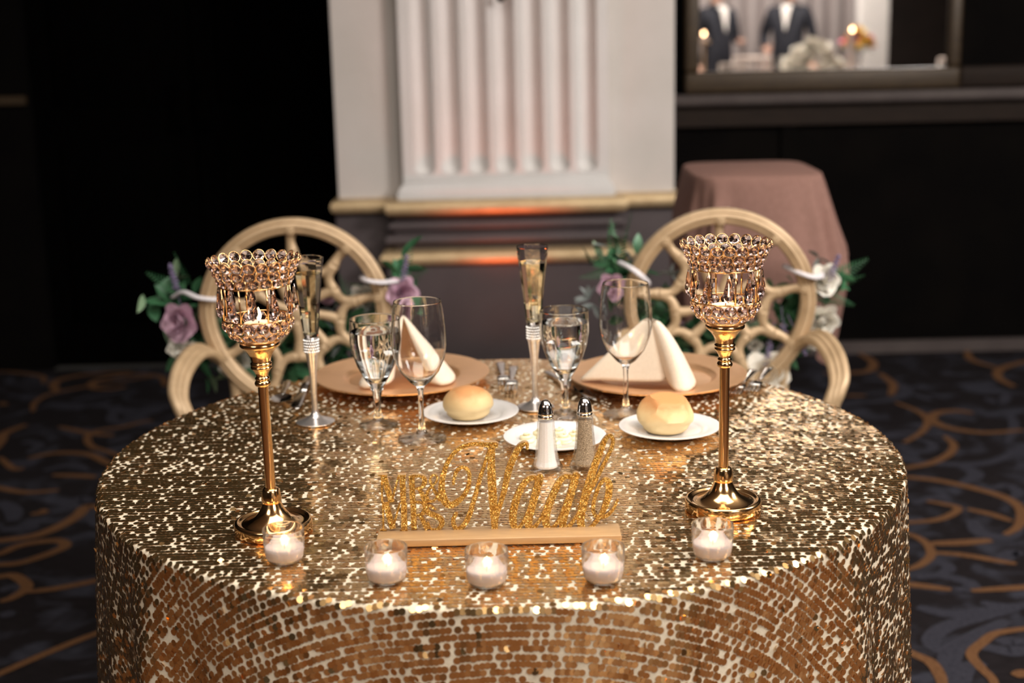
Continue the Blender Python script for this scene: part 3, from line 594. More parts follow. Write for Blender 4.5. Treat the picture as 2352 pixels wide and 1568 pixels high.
# ------------------------------------------------------------------ oval-back chairs
CH = M['chair_gold']
def make_chair():
    root = empty('oval_back_chair')
    zc, Rf = 0.752, 0.2065
    # grooved round frame: profile swept around
    prof = []
    hw, hd = 0.0185, 0.017
    for (u, w) in ((-1, -0.5), (-0.92, -0.85), (-0.6, -1.0), (-0.45, -0.82), (-0.25, -1.1), (0.25, -1.1), (0.45, -0.82), (0.6, -1.0), (0.92, -0.85), (1, -0.5), (1, 0.6), (0.6, 1), (-0.6, 1), (-1, 0.6)):
        prof.append((u * hw, w * hd))
    v = []; f = []; n = len(prof); NS = 72
    for k in range(NS):
        a = 2 * PI * k / NS; sq = 1.0 + 0.04 * max(0, -math.sin(a))
        for (u, w) in prof: v.append(((Rf + u) * math.cos(a) * (1 - 0.05 * max(0, -math.sin(a))), w, zc + (Rf + u) * math.sin(a) * sq))
    for k in range(NS):
        k2 = (k + 1) % NS
        for j in range(n):
            j2 = (j + 1) % n; f.append((k * n + j, k2 * n + j, k2 * n + j2, k * n + j2))
    obj('back_frame', mesh('back_frame', v, f, CH, 60), root)
    NP = 9
    pol = lambda r, a: (r * math.cos(a), 0.0, zc + r * math.sin(a))
    def rib(p, q, bow, r0=0.0145, rm=0.0105):
        p, q = Vector(p), Vector(q); d = q - p; nr = Vector((-d.z, 0, d.x)).normalized()
        path = [p + d * t + nr * bow * math.sin(PI * t) for t in [j / 8 for j in range(9)]]
        rr = [rm + (r0 - rm) * abs(2 * j / 8 - 1) ** 1.5 for j in range(9)]
        return MB().tube(path, rr, 8, flat=0.85, up=(0, 1, 0)).mesh('rib', CH, 'all')
    for k in range(NP):
        a = PI / 2 + 2 * PI * k / NP; b = a + PI / NP
        obj('spoke', rib(pol(0.146, a), pol(0.196, a), 0.003), root)
        obj('spoke', rib(pol(0.018, b), pol(0.108, b), 0.005), root)
        obj('web_rib', rib(pol(0.146, a), pol(0.104, b), 0.011), root)
        obj('web_rib', rib(pol(0.104, b), pol(0.146, a + 2 * PI / NP), 0.011), root)
        st = MB()
        for j in range(6):
            st.lathe([(0, -0.004), (0.0045, -0.002), (0.005, 0.001), (0, 0.004)], 8, (0.006 * math.cos(j * PI / 3), 0.006 * math.sin(j * PI / 3), 0))
        st.lathe([(0, -0.004), (0.004, -0.001), (0.004, 0.003), (0, 0.0055)], 8)
        o = obj('rosette', st.mesh('rosette', CH, True), root, (0.197 * math.cos(a), -0.0175, zc + 0.197 * math.sin(a)), (PI / 2, 0, 0))
    obj('hub', MB().lathe([(0, -0.011), (0.018, -0.011), (0.025, -0.005), (0.025, 0.005), (0.018, 0.011), (0.008, 0.014), (0, 0.014)], 20).mesh('hub', CH, True), root, (0, 0, zc), (PI / 2, 0, 0))
    # seat, rails, legs, arms (front of the chair is -y)
    sv = MB(); sv.lathe([(0, 0.425), (0.225, 0.425), (0.235, 0.445), (0.225, 0.475), (0.15, 0.49), (0, 0.492)], 36, (0, -0.20, 0))
    obj('seat', sv.mesh('seat', M['seat_pad'], True), root)
    obj('seat_rail', MB().lathe([(0.20, 0.375), (0.238, 0.375), (0.242, 0.40), (0.238, 0.424), (0.20, 0.424)], 36, (0, -0.20, 0), True).mesh('seat_rail', CH, True), root)
    for sx in (-1, 1):
        obj('back_post', MB().tube(spline([(sx * 0.155, 0.005, 0.625), (sx * 0.150, 0.005, 0.55), (sx * 0.155, -0.01, 0.47), (sx * 0.16, -0.03, 0.38)], 5), 0.016, 8).mesh('back_post', CH, 'all'), root)
        obj('leg', MB().tube(spline([(sx * 0.165, -0.04, 0.40), (sx * 0.17, 0.0, 0.22), (sx * 0.185, 0.045, 0.0)], 5), [0.02 - 0.0008 * j for j in range(11)], 8).mesh('leg', CH, 'all'), root)
        obj('leg', MB().tube(spline([(sx * 0.17, -0.36, 0.40), (sx * 0.172, -0.365, 0.2), (sx * 0.175, -0.37, 0.0)], 5), [0.023 - 0.001 * j for j in range(11)], 8).mesh('leg', CH, 'all'), root)
        path = spline([(sx * 0.188, 0.0, 0.645), (sx * 0.204, -0.04, 0.676), (sx * 0.222, -0.10, 0.684), (sx * 0.238, -0.17, 0.660), (sx * 0.240, -0.22, 0.622), (sx * 0.226, -0.245, 0.590), (sx * 0.212, -0.25, 0.552), (sx * 0.226, -0.26, 0.512), (sx * 0.236, -0.262, 0.47), (sx * 0.232, -0.262, 0.40)], 6)
        arm = MB()
        for off in (-0.013, 0, 0.013):
            arm.tube([Vector(p) + Vector((sx * off * 0.9, 0, off * 0.5)) for p in path], 0.0115, 8)
        obj('arm', arm.mesh('arm', CH, 'all'), root)
    return root
chair = make_chair(); chair.location = (-0.485, 1.15, 0); chair.rotation_euler = (0, 0, 0.02)
tag(chair, 'gold oval-back chair with lilac roses tied on, behind the left plate', 'chair', 'sweetheart table chairs')
chair2 = copy_tree(chair); chair2.location = (0.508, 1.15, 0); chair2.rotation_euler = (0, 0, -0.03)
tag(chair2, 'gold oval-back chair in front of the pink draped table', 'chair', 'sweetheart table chairs')

# ------------------------------------------------------------------ garlands on the chair backs
def leaf_mesh(name, L, Wd, m, cup=0.25):
    v = []; f = []; n = 6
    for i in range(n + 1):
        t = i / n; w = Wd * (math.sin(PI * t) ** 0.8) * (1 - 0.25 * t) / 2; y = L * t; z = -0.18 * L * t * t
        v += [(-w, y, z + w * cup), (0, y, z), (w, y, z + w * cup)]
    for i in range(n):
        a = 3 * i; f += [(a, a + 1, a + 4, a + 3), (a + 1, a + 2, a + 5, a + 4)]
    return mesh(name, v, f, m, 'all')
LEAVES = [leaf_mesh('leaf', 0.052, 0.026, M['leaf']), leaf_mesh('leaf', 0.040, 0.022, M['leaf']), leaf_mesh('leaf', 0.046, 0.020, M['pale_leaf']), leaf_mesh('leaf', 0.036, 0.015, M['sage_leaf'])]
def fern_mesh(m):
    v = []; f = []
    for s_ in range(13):
        t = s_ / 12; y = 0.13 * t; z = -0.02 * t * t
        for sd in (-1, 1):
            L = 0.034 * (1 - 0.8 * t) ; k = len(v)
            v += [(0, y, z), (sd * L * 0.5, y + L * 0.42, z + 0.003), (sd * L, y + L * 0.55, z), (sd * L * 0.55, y + L * 0.15, z)]
            f.append((k, k + 1, k + 2, k + 3) if sd > 0 else (k + 3, k + 2, k + 1, k))
    k = len(v); v += [(-0.001, 0, 0), (0.001, 0, 0), (0.0005, 0.13, -0.02), (-0.0005, 0.13, -0.02)]; f.append((k, k + 1, k + 2, k + 3))
    return mesh('fern_frond', v, f, m, merge=False)
FERN = fern_mesh(M['leaf'])
def rose_mesh(m, r):
    v = []; f = []; rn = random.Random(3)
    for ring, (n, rad, hgt, open_) in enumerate(((3, 0.30, 1.0, 0.05), (4, 0.52, 0.98, 0.20), (5, 0.78, 0.88, 0.45), (6, 1.0, 0.66, 0.8))):
        for k in range(n):
            a0 = 2 * PI * k / n + ring * 0.7; span = 2 * PI / n * 0.75; base = len(v)
            for i in range(4):
                t = i / 3
                for j in range(5):
                    s_ = j / 4 * 2 - 1; a = a0 + s_ * span * (0.6 + 0.4 * math.sin(PI * min(1, t + 0.2)))
                    rr = r * rad * (0.35 + 0.65 * math.sin(t * PI / 2) + open_ * 0.35 * t * t) * (1 + 0.10 * t * math.sin(5 * a + ring) + 0.10 * t * (1 - s_ * s_)); z = r * (hgt * t * 1.15 - 0.12 * t * s_ * s_ - open_ * 0.25 * t ** 3)
                    v.append((rr * math.cos(a), rr * math.sin(a), z))
            for i in range(3):
                for j in range(4): f.append((base + i * 5 + j, base + i * 5 + j + 1, base + (i + 1) * 5 + j + 1, base + (i + 1) * 5 + j))
    return mesh('rose', v, f, m, 'all', merge=False)
ROSE = {c: rose_mesh(M[c], 0.030) for c in ('white_rose', 'lilac_rose')}
def lavender_mesh():
    b = MB(); rn = random.Random(9)
    b.tube([(0, 0, 0), (0, 0.05, 0.002), (0, 0.10, 0)], 0.0012, 5)
    for k in range(22):
        t = k / 21; a = k * 2.4; r = 0.0065 * (1 - 0.5 * t)
        b.lathe([(0, -0.004), (0.0035, 0), (0, 0.005)], 5, (r * math.cos(a), 0.045 + 0.06 * t, r * math.sin(a)))
    return b.mesh('lavender_sprig', M['lavender'], True)
LAV = lavender_mesh()

def aim(d, roll=0.0):
    """rotation that turns local +y to direction d"""
    q = Vector(d).normalized().to_track_quat('Y', 'Z'); return (q @ Quaternion((0, 1, 0), roll)).to_euler()
def garland(cx, seed, label, ties, roses, ferns, lavs, swag, sage):
    rn = random.Random(seed); g = empty('floral_garland', (cx, 1.19, 0.5)); tag(g, label, 'garland', 'garlands on the chair backs')
    P = spline(swag, 10)
    pts = [Vector((p[0] - cx, p[1] - 1.19, p[2] - 0.5)) for p in P]
    obj('stem', MB().tube(pts, 0.004, 6).mesh('stem', M['leaf'], 'all'), g)
    for k in range(240):
        p = pts[rn.randrange(len(pts))]; d = Vector((rn.gauss(0, 1), rn.uniform(-0.5, 0.5), rn.gauss(0, 1) - 0.15))
        me = LEAVES[rn.choices((0, 1, 2, 3), (5, 4, 1.6, 1))[0]]
        o = obj('leaf', me, g, p + Vector((rn.gauss(0, 0.030), rn.uniform(-0.004, 0.03), rn.gauss(0, 0.032))), aim(d, rn.uniform(-1.2, 1.2)))
        s_ = rn.uniform(0.9, 1.45); o.scale = (s_, s_, s_)
    for k in range(420):                                  # leaf mass showing through the open back
        a = rn.uniform(0, 2 * PI); q = 0.185 * math.sqrt(rn.random()); lx, lz = q * math.cos(a), 0.752 + q * math.sin(a)
        if lz > 0.735 + 0.05 * math.sin(11 * lx + seed): continue
        o = obj('leaf', LEAVES[rn.choices((0, 1, 2, 3), (5, 4, 2.2, 1))[0]], g, (lx, rn.uniform(0.0, 0.035), lz - 0.5), aim((rn.gauss(0, 1), rn.uniform(-0.7, 0.2), rn.gauss(0, 1)), rn.uniform(-1.2, 1.2)))
        s_ = rn.uniform(1.0, 1.5); o.scale = (s_, s_, s_)
    for x, z, dx, dz, s_ in ferns: obj('fern_frond', FERN, g, (x - cx, -0.01, z - 0.5), aim((dx, rn.uniform(-0.2, 0.2), dz), PI / 2 + rn.uniform(-0.4, 0.4)), (0.75 * s_,) * 3)
    for x, z, dx, dz in lavs: obj('lavender_sprig', LAV, g, (x - cx, -0.03, z - 0.5), aim((dx, -0.1, dz)))
    for x, z in sage:
        for j in range(5): obj('leaf', LEAVES[3], g, (x - cx, -0.01, z - 0.5), aim((rn.gauss(0, 1), -0.2, rn.gauss(0, 1)), rn.uniform(-1, 1)))
    for x, z, c, s_, ax, az, yy in roses:
        q = Vector((ax, -0.8, az)).to_track_quat('Z', 'Y').to_euler()
        obj('rose', ROSE[c], g, (x - cx, yy, z - 0.5), q, (s_, s_, s_))
    for pth in ties:
        pp = [Vector((p[0] - cx, p[1] - 1.19, p[2] - 0.5)) for p in spline(pth, 6)]
        o = obj('ribbon', MB().tube(pp, 0.0085, 8, flat=0.55).mesh('ribbon', M['ribbon'], 'all'), g)
        tag(o, 'white ribbon tie')
garland(-0.485, 11, 'leafy garland with lilac roses on the chair at the left place',
    [[(-0.775, 1.17, 0.792), (-0.745, 1.15, 0.808), (-0.705, 1.12, 0.800), (-0.665, 1.13, 0.793), (-0.69, 1.19, 0.79)], [(-0.33, 1.19, 0.828), (-0.315, 1.12, 0.832), (-0.28, 1.12, 0.826), (-0.245, 1.16, 0.822)]],
    [(-0.748, 0.738, 'lilac_rose', 1.15, -0.3, 0.1, -0.05), (-0.765, 0.680, 'white_rose', 0.7, 0.2, -0.2, -0.04), (-0.735, 0.675, 'white_rose', 0.6, -0.1, -0.3, -0.04), (-0.648, 0.622, 'white_rose', 1.0, 0.3, 0.0, 0.02),
     (-0.238, 0.792, 'lilac_rose', 0.95, 0.3, 0.2, -0.03), (-0.372, 0.735, 'lilac_rose', 0.7, 0, 0.1, 0.02), (-0.335, 0.775, 'white_rose', 0.75, 0, 0.1, 0.02), (-0.33, 0.735, 'white_rose', 0.7, 0, 0, 0.02), (-0.245, 0.74, 'lilac_rose', 0.6, 0.2, -0.2, -0.02), (-0.415, 0.78, 'lilac_rose', 0.5, 0, 0, 0.02)],
    [(-0.75, 0.80, -0.7, 0.5, 1), (-0.75, 0.78, -1, 0.05, 0.9), (-0.74, 0.82, -0.2, 0.9, 0.8), (-0.24, 0.82, 0.35, 0.9, 1.0), (-0.25, 0.80, 0.9, 0.4, 0.9), (-0.24, 0.78, 0.8, -0.3, 0.7), (-0.36, 0.76, -0.2, 1, 0.9)],
    [(-0.755, 0.77, -0.15, 1), (-0.40, 0.71, -0.5, 0.6), (-0.24, 0.78, 0.2, 1)],
    [(-0.765, 1.17, 0.80), (-0.755, 1.18, 0.71), (-0.70, 1.20, 0.65), (-0.62, 1.2, 0.605), (-0.50, 1.2, 0.585), (-0.38, 1.2, 0.60), (-0.32, 1.2, 0.66), (-0.29, 1.2, 0.74), (-0.255, 1.17, 0.82)], [(-0.40, 0.75)])
garland(0.508, 23, 'leafy garland with white roses on the chair by the pink table',
    [[(0.275, 1.17, 0.852), (0.30, 1.12, 0.845), (0.325, 1.12, 0.825), (0.345, 1.17, 0.80)], [(0.665, 1.18, 0.832), (0.69, 1.12, 0.825), (0.725, 1.12, 0.815), (0.755, 1.17, 0.812)]],
    [(0.752, 0.798, 'white_rose', 0.95, 0.3, 0.2, -0.02), (0.752, 0.700, 'white_rose', 1.1, 0.2, -0.2, 0.0), (0.737, 0.66, 'white_rose', 0.8, 0.2, -0.3, 0.0), (0.618, 0.575, 'white_rose', 1.35, 0, 0.2, -0.03), (0.258, 0.795, 'lilac_rose', 0.8, -0.2, 0.1, -0.03), (0.415, 0.68, 'lilac_rose', 0.55, 0, 0, 0.02), (0.48, 0.575, 'lilac_rose', 0.6, 0, 0.3, 0), (0.60, 0.64, 'white_rose', 0.45, 0, 0.3, 0)],
    [(0.27, 0.86, -0.25, 1, 1.0), (0.275, 0.86, 0.15, 1, 1.1), (0.265, 0.84, -0.9, 0.4, 0.8), (0.26, 0.83, -0.9, -0.2, 0.8), (0.765, 0.79, 0.9, 0.45, 1.2), (0.77, 0.78, 1, 0.2, 0.9), (0.76, 0.76, 0.8, -0.3, 0.8)],
    [(0.655, 0.74, 0.1, -1), (0.67, 0.72, 0.4, -0.9), (0.64, 0.70, -0.2, -1), (0.755, 0.76, 0.3, 1)],
    [(0.262, 1.17, 0.86), (0.285, 1.18, 0.80), (0.33, 1.2, 0.74), (0.38, 1.2, 0.66), (0.45, 1.2, 0.60), (0.53, 1.2, 0.575), (0.62, 1.2, 0.60), (0.67, 1.2, 0.68), (0.69, 1.2, 0.76), (0.76, 1.17, 0.80)], [(0.205, 0.765), (0.215, 0.75), (0.40, 0.815), (0.745, 0.85)])

# ------------------------------------------------------------------ round table and sequin cloth
RT = 0.607; RC = 0.0065
tb = empty('round_table', (0, 0, 0)); tag(tb, 'round table hidden under the gold sequin cloth', 'table')
obj('tabletop', MB().lathe([(0, TZ - 0.03), (0.598, TZ - 0.03), (0.602, TZ - 0.015), (0.598, TZ - 0.002), (0, TZ - 0.002)], 64).mesh('tabletop', M['brown_rail'], True), tb)
for k in range(4):
    a = PI / 4 + k * PI / 2
    obj('leg', MB().tube([(0.42 * math.cos(a), 0.42 * math.sin(a), 0.0), (0.40 * math.cos(a), 0.40 * math.sin(a), TZ - 0.03)], 0.014, 10).mesh('leg', M['black_plastic'], 'all'), tb)
def cloth_pt(rho, t):
    """flat cloth coordinates (radius, angle) -> draped position (numpy arrays)"""
    rho = np.asarray(rho, float); t = np.asarray(t, float)
    s0 = RT - RC; arc = np.clip((rho - s0) / RC, 0, PI / 2); s = np.maximum(0, rho - s0 - RC * PI / 2)
    fold = 0.55 * np.sin(15 * t + 0.7 + 0.6 * np.sin(3 * t)) + 0.30 * np.sin(26 * t + 2.0) + 0.15 * np.sin(9 * t + 1.1)
    amp = 0.115 * s / (1 + 1.6 * s)
    r = np.where(rho < s0, rho, s0 + RC * np.sin(arc) + 0.018 * s + amp * fold)
    z = np.where(rho < s0, TZ, TZ - RC * (1 - np.cos(arc)) - s)
    return np.stack([r * np.cos(t), r * np.sin(t), z], -1)
rhos = list(np.linspace(0, RT - RC, 6)) + [RT - RC + RC * PI / 2 * j / 4 for j in range(1, 5)] + list(np.linspace(RT - RC + RC * PI / 2 + 0.012, RT + 0.745, 40))
NT_ = 360
rr, tt = np.meshgrid(np.array(rhos), np.arange(NT_) * 2 * PI / NT_, indexing='ij')
V = cloth_pt(rr.ravel(), tt.ravel()); V[:, 2] = np.maximum(V[:, 2], 0.004)
f = []
for i in range(1, len(rhos) - 1):
    for k in range(NT_): f.append((i * NT_ + k, (i + 1) * NT_ + k, (i + 1) * NT_ + (k + 1) % NT_, i * NT_ + (k + 1) % NT_))
f.append(tuple(NT_ + k for k in range(NT_)))
me = mesh('tablecloth', V.tolist()[0:1] * 0 + V.tolist(), f, M['cloth'], 'all', merge=False)
cloth = obj('tablecloth', me); tag(cloth, 'gold sequin tablecloth draped over the round table', 'tablecloth')

# sequins: strung in straight rows over the flat cloth, carried along with the drape
rs = np.random.RandomState(7)
SR = 0.0044; PITCH_ROW = 0.0092; STEP = 0.0066; SMAX = RT + 0.40
xs_, ys_ = [], []
nrow = int(SMAX / PITCH_ROW)
for i in range(-nrow, nrow + 1):
    y0 = i * PITCH_ROW; hw = math.sqrt(max(0, SMAX ** 2 - y0 ** 2)); x = -hw + rs.rand() * STEP; n = 0
    wob = rs.rand(3) * 6.28
    while x < hw:
        xs_.append(x); ys_.append(y0 + 0.0007 * math.sin(7 * x + wob[0]) + 0.0006 * math.sin(23 * x + wob[1]) + rs.randn() * 0.00045)
        x += STEP * (1 + 0.06 * rs.randn()); n -= 1
        gq = math.sin(95 * x + 2.2 * math.sin(61 * y0)) + math.sin(83 * y0 + 2.0 * math.sin(47 * x + 1.0)) + 0.7 * math.sin(140 * x - 110 * y0)
        if abs(gq) < 0.22: x += rs.uniform(0.0040, 0.0085)
        elif rs.rand() < 0.09: x += rs.uniform(0.0028, 0.0060)
fx, fy = np.array(xs_), np.array(ys_)
rho = np.hypot(fx, fy); tht = np.arctan2(fy, fx)
keep = ~((rho > RT + 0.14) & (fy > 0.5)) & (rs.rand(len(fx)) > np.clip((rho - RT) * 0.9, 0, 0.30))                # the far drop faces the chairs
fx, fy, rho, tht = fx[keep], fy[keep], rho[keep], tht[keep]
P0 = cloth_pt(rho, tht); e = 1e-4
def flat(x, y): return cloth_pt(np.hypot(x, y), np.arctan2(y, x))
du = (flat(fx + e, fy) - flat(fx - e, fy)); dv = (flat(fx, fy + e) - flat(fx, fy - e))
nrm = np.cross(du, dv); nrm /= np.linalg.norm(nrm, axis=1)[:, None] + 1e-12
tu = du / (np.linalg.norm(du, axis=1)[:, None] + 1e-12)
N_ = len(fx)
# low-frequency lie of the strings + individual tilt
drop = rho > RT
sig = np.where(drop, 0.060, 0.023); loose = rs.rand(N_) < np.where(drop, 0.07, 0.04); sig = np.where(loose, np.where(drop, 0.28, 0.20), sig)
lf = 0.018 * np.sin(fx * 40 + 3 * np.sin(fy * 31)) + 0.014 * np.sin(fy * 57 + fx * 17)
tv = np.cross(nrm, tu)
n2 = nrm + tu * (0.03 + lf + sig * rs.randn(N_))[:, None] + tv * (sig * rs.randn(N_) + 0.5 * lf)[:, None]
n2 /= np.linalg.norm(n2, axis=1)[:, None]
ta = np.cross(n2, tv); ta = -ta / np.linalg.norm(ta, axis=1)[:, None]
ta = np.cross(tv, n2); ta /= np.linalg.norm(ta, axis=1)[:, None]; tb2 = np.cross(n2, ta)
Cc = P0 + nrm * (0.0009 + 0.0004 * rs.rand(N_))[:, None]
# the 300 that show largest (front drop) are pieces of their own
dcam = np.linalg.norm(Cc - np.array(CAM), axis=1)
facing = ((np.array(CAM) - Cc) * nrm).sum(1) / dcam
vis = drop & (facing > 0.55) & (Cc[:, 2] > 0.645) & (np.abs(Cc[:, 0]) < 0.5)
score = np.where(vis, facing / dcam ** 2 + 0.02 * rs.rand(N_), -1)
top = np.argsort(-score)[:300]
single = np.zeros(N_, bool); single[top] = True
KS = 9; ang = np.arange(KS) * 2 * PI / KS
rest = np.where(~single)[0]
ring = (ta[rest, None, :] * np.cos(ang)[None, :, None] + tb2[rest, None, :] * np.sin(ang)[None, :, None]) * SR
VV = (Cc[rest, None, :] + ring).reshape(-1, 3)
me = bpy.data.meshes.new('sequin_rows'); nf = len(rest)
me.vertices.add(nf * KS); me.vertices.foreach_set('co', VV.ravel())
me.loops.add(nf * KS); me.loops.foreach_set('vertex_index', np.arange(nf * KS, dtype=np.int32))
me.polygons.add(nf); me.polygons.foreach_set('loop_start', np.arange(nf, dtype=np.int32) * KS); me.polygons.foreach_set('loop_total', np.full(nf, KS, dtype=np.int32))
me.update(calc_edges=True); me.validate(); me.materials.append(M['sequin'])
tag(obj('sequin_rows', me, cloth), 'rows of small round gold sequins', kind='stuff')
sq = mesh('sequin', [(SR * math.cos(a), SR * math.sin(a), 0) for a in ang], [tuple(range(KS))], M['sequin'], merge=False)
for i in top:
    o = bpy.data.objects.new('sequin', sq); col.objects.link(o); o.parent = cloth
    o.matrix_local = Matrix(((ta[i, 0], tb2[i, 0], n2[i, 0], Cc[i, 0]), (ta[i, 1], tb2[i, 1], n2[i, 1], Cc[i, 1]), (ta[i, 2], tb2[i, 2], n2[i, 2], Cc[i, 2]), (0, 0, 0, 1)))
TT = TZ + 0.0026                                        # things stand on the sequins
# ------------------------------------------------------------------ crystal candlesticks
GOLD = M['candle_gold']
def gem_mesh(r, d):
    v = [(0, 0, d)]; f = []; n = 10
    for k in range(n): v.append((r * 0.55 * math.cos(2 * PI * (k + .5) / n), r * 0.55 * math.sin(2 * PI * (k + .5) / n), d * 0.62))
    for k in range(n): v.append((r * math.cos(2 * PI * k / n), r * math.sin(2 * PI * k / n), 0))
    v.append((0, 0, -d))
    for k in range(n):
        k2 = (k + 1) % n
        f += [(0, 1 + k, 1 + k2), (1 + k, 1 + n + k, 1 + n + k2), (1 + k, 1 + n + k2, 1 + k2), (1 + 2 * n, 1 + n + k2, 1 + n + k)]
    return mesh('crystal', v, f, M['crystal'])
GEM = gem_mesh(0.0074, 0.0036)
BEZEL = MB().tube([(0.0076 * math.cos(2 * PI * k / 18), 0.0076 * math.sin(2 * PI * k / 18), 0) for k in range(18)], 0.0006, 6, closed=True, up=(0, 0, 1)).mesh('bezel', GOLD, 'all')
def drop_mesh():
    v = []; f = []; n = 8; pr = [(0.0, 0.018), (0.0022, 0.014), (0.0042, 0.006), (0.0068, -0.004), (0.0072, -0.009), (0.0048, -0.0145), (0.0, -0.018)]
    b = MB().lathe(pr, n); b.v = [(x, y * 0.62, z) for x, y, z in b.v]
    return b.mesh('pendant', M['crystal'])
PEND = drop_mesh()
def ring_mesh(name, R, r, n=48): return MB().tube([(R * math.cos(2 * PI * k / n), R * math.sin(2 * PI * k / n), 0) for k in range(n)], r, 8, closed=True, up=(0, 0, 1)).mesh(name, GOLD, 'all')
def make_candlestick():
    root = empty('crystal_candlestick')
    base = [(0, 0.0), (0.0500, 0.0), (0.0512, 0.002), (0.0512, 0.0125), (0.0500, 0.0150), (0.0475, 0.0162), (0.0452, 0.0150), (0.0440, 0.0130), (0.0400, 0.0126), (0.0335, 0.0143), (0.0255, 0.0188), (0.0192, 0.0252), (0.0152, 0.0320), (0.0120, 0.0395)]
    bs = spline(base[8:], 4)
    obj('base', MB().lathe(base[:8] + [tuple(p) for p in bs] + [(0, 0.0395)], 48).mesh('base', GOLD, 60), root)
    obj('collar', MB().lathe([(0, 0.039), (0.0120, 0.0392), (0.0130, 0.0410), (0.0131, 0.0450), (0.0124, 0.0510), (0.0112, 0.0560), (0.0100, 0.0585), (0.0086, 0.0595), (0, 0.0595)], 32).mesh('collar', GOLD, 60), root)
    obj('stem', MB().lathe([(0, 0.058), (0.0068, 0.058), (0.0066, 0.13), (0.0066, 0.198), (0, 0.198)], 28).mesh('stem', GOLD, True), root)
    cap = [(0, 0.197), (0.0075, 0.197), (0.0098, 0.1985), (0.0105, 0.2015), (0.0092, 0.2045), (0.0078, 0.2055), (0.0092, 0.2068), (0.0094, 0.2085), (0.0080, 0.2100)]
    cap += [tuple(p) for p in spline([(0.0075, 0.2110), (0.0090, 0.2150), (0.0118, 0.2200)], 4)] + [(0.0136, 0.2212), (0.0136, 0.2235), (0.0122, 0.2245), (0.0136, 0.2258), (0.0138, 0.2282), (0.0126, 0.2292)]
    cap += [tuple(p) for p in spline([(0.0122, 0.2296), (0.0140, 0.2370), (0.0190, 0.2450), (0.0245, 0.2500)], 4)] + [(0.0258, 0.2515), (0.0258, 0.2540), (0.0250, 0.2555), (0.0, 0.2560)]
    obj('capital', MB().lathe(cap, 36).mesh('capital', GOLD, 60), root)
    obj('wire_ring', ring_mesh('wire_ring', 0.0440, 0.0011), root, (0, 0, 0.2880)); obj('wire_ring', ring_mesh('wire_ring', 0.0450, 0.0011), root, (0, 0, 0.3310))
    obj('wire_ring', ring_mesh('wire_ring', 0.0270, 0.0011), root, (0, 0, 0.2590))
    for k in range(8):
        a = 2 * PI * (k + 0.35) / 8; c, s_ = math.cos(a), math.sin(a)
        obj('rod', MB().tube([(0.0440 * c, 0.0440 * s_, 0.288), (0.0450 * c, 0.0450 * s_, 0.331)], 0.0013, 6).mesh('rod', GOLD, 'all'), root)
    for (z, r, n, tilt, sc_) in ((0.3590, 0.0562, 22, -0.45, 1.0), (0.3475, 0.0505, 20, -0.40, 0.98), (0.3375, 0.0468, 19, -0.25, 0.92), (0.2800, 0.0432, 17, 0.20, 1.0), (0.2665, 0.0350, 14, 0.75, 0.98)):
        for k in range(n):
            a = 2 * PI * (k + (0.5 if z in (0.3475, 0.2665) else 0)) / n
            o = obj('crystal', GEM, root, (r * math.cos(a), r * math.sin(a), z), (0, 0, 0), (sc_, sc_, sc_))
            d = Vector((math.cos(a) * math.cos(tilt), math.sin(a) * math.cos(tilt), math.sin(-abs(tilt)) if True else 0))
            o.rotation_euler = d.to_track_quat('Z', 'Y').to_euler()
            obj('bezel', BEZEL, o)
    for k in range(11):
        a = 2 * PI * k / 11
        obj('pendant', PEND, root, (0.0485 * math.cos(a), 0.0485 * math.sin(a), 0.3105), (0, 0, a + PI / 2))
    return root
cs = make_candlestick(); cs.location = (-0.300, -0.340, TT); cs.rotation_euler = (0, -0.012, 0.2)
tag(cs, 'gold candlestick with crystal bead cup behind the leftmost votive', 'candlestick', 'crystal candlesticks')
cs2 = copy_tree(cs); cs2.location = (0.300, -0.295, TT); cs2.rotation_euler = (0, 0, 0.65)
tag(cs2, 'gold candlestick with crystal bead cup behind the rightmost votive', 'candlestick', 'crystal candlesticks')

def flame_mesh(h, r):
    return MB().lathe([(0, 0), (r * 0.55, h * 0.08), (r * 0.95, h * 0.28), (r, h * 0.42), (r * 0.78, h * 0.65), (r * 0.38, h * 0.86), (0, h)], 12).mesh('flame', M['flame'], 'all')
FLAME = flame_mesh(0.013, 0.0031)
def flame_light(parent, loc, power):
    ld = bpy.data.lights.new('flame_light', 'POINT'); ld.energy = power; ld.color = (1.0, 0.42, 0.12); ld.shadow_soft_size = 0.004
    o = bpy.data.objects.new('flame_light', ld); col.objects.link(o); o.parent = parent; o.location = loc
def tealight(loc, label, lean):
    root = empty('tealight_candle', loc); tag(root, label, 'candle', 'tealights in the candlesticks')
    obj('wax', MB().lathe([(0, 0), (0.0185, 0), (0.0192, 0.002), (0.0192, 0.021), (0.018, 0.0225), (0.010, 0.0215), (0, 0.021)], 28).mesh('wax', M['wax'], True), root)
    obj('wick', MB().tube([(0, 0, 0.020), (0.0004, 0, 0.0235), (0.001, 0, 0.0265)], 0.0007, 6).mesh('wick', M['wick'], True), root)
    obj('flame', FLAME, root, (0.0008, 0, 0.0245), (0, lean, 0), (1.15, 1.15, 1.4))
    flame_light(root, (0.001, 0, 0.0345), 0.20)
tealight((-0.300 - 0.003, -0.340, TT + 0.2585), 'lit tealight inside the crystal cup of the left candlestick', 0.0)
tealight((0.300, -0.295, TT + 0.2585), 'lit tealight with tall flame inside the right crystal cup', 0.15)

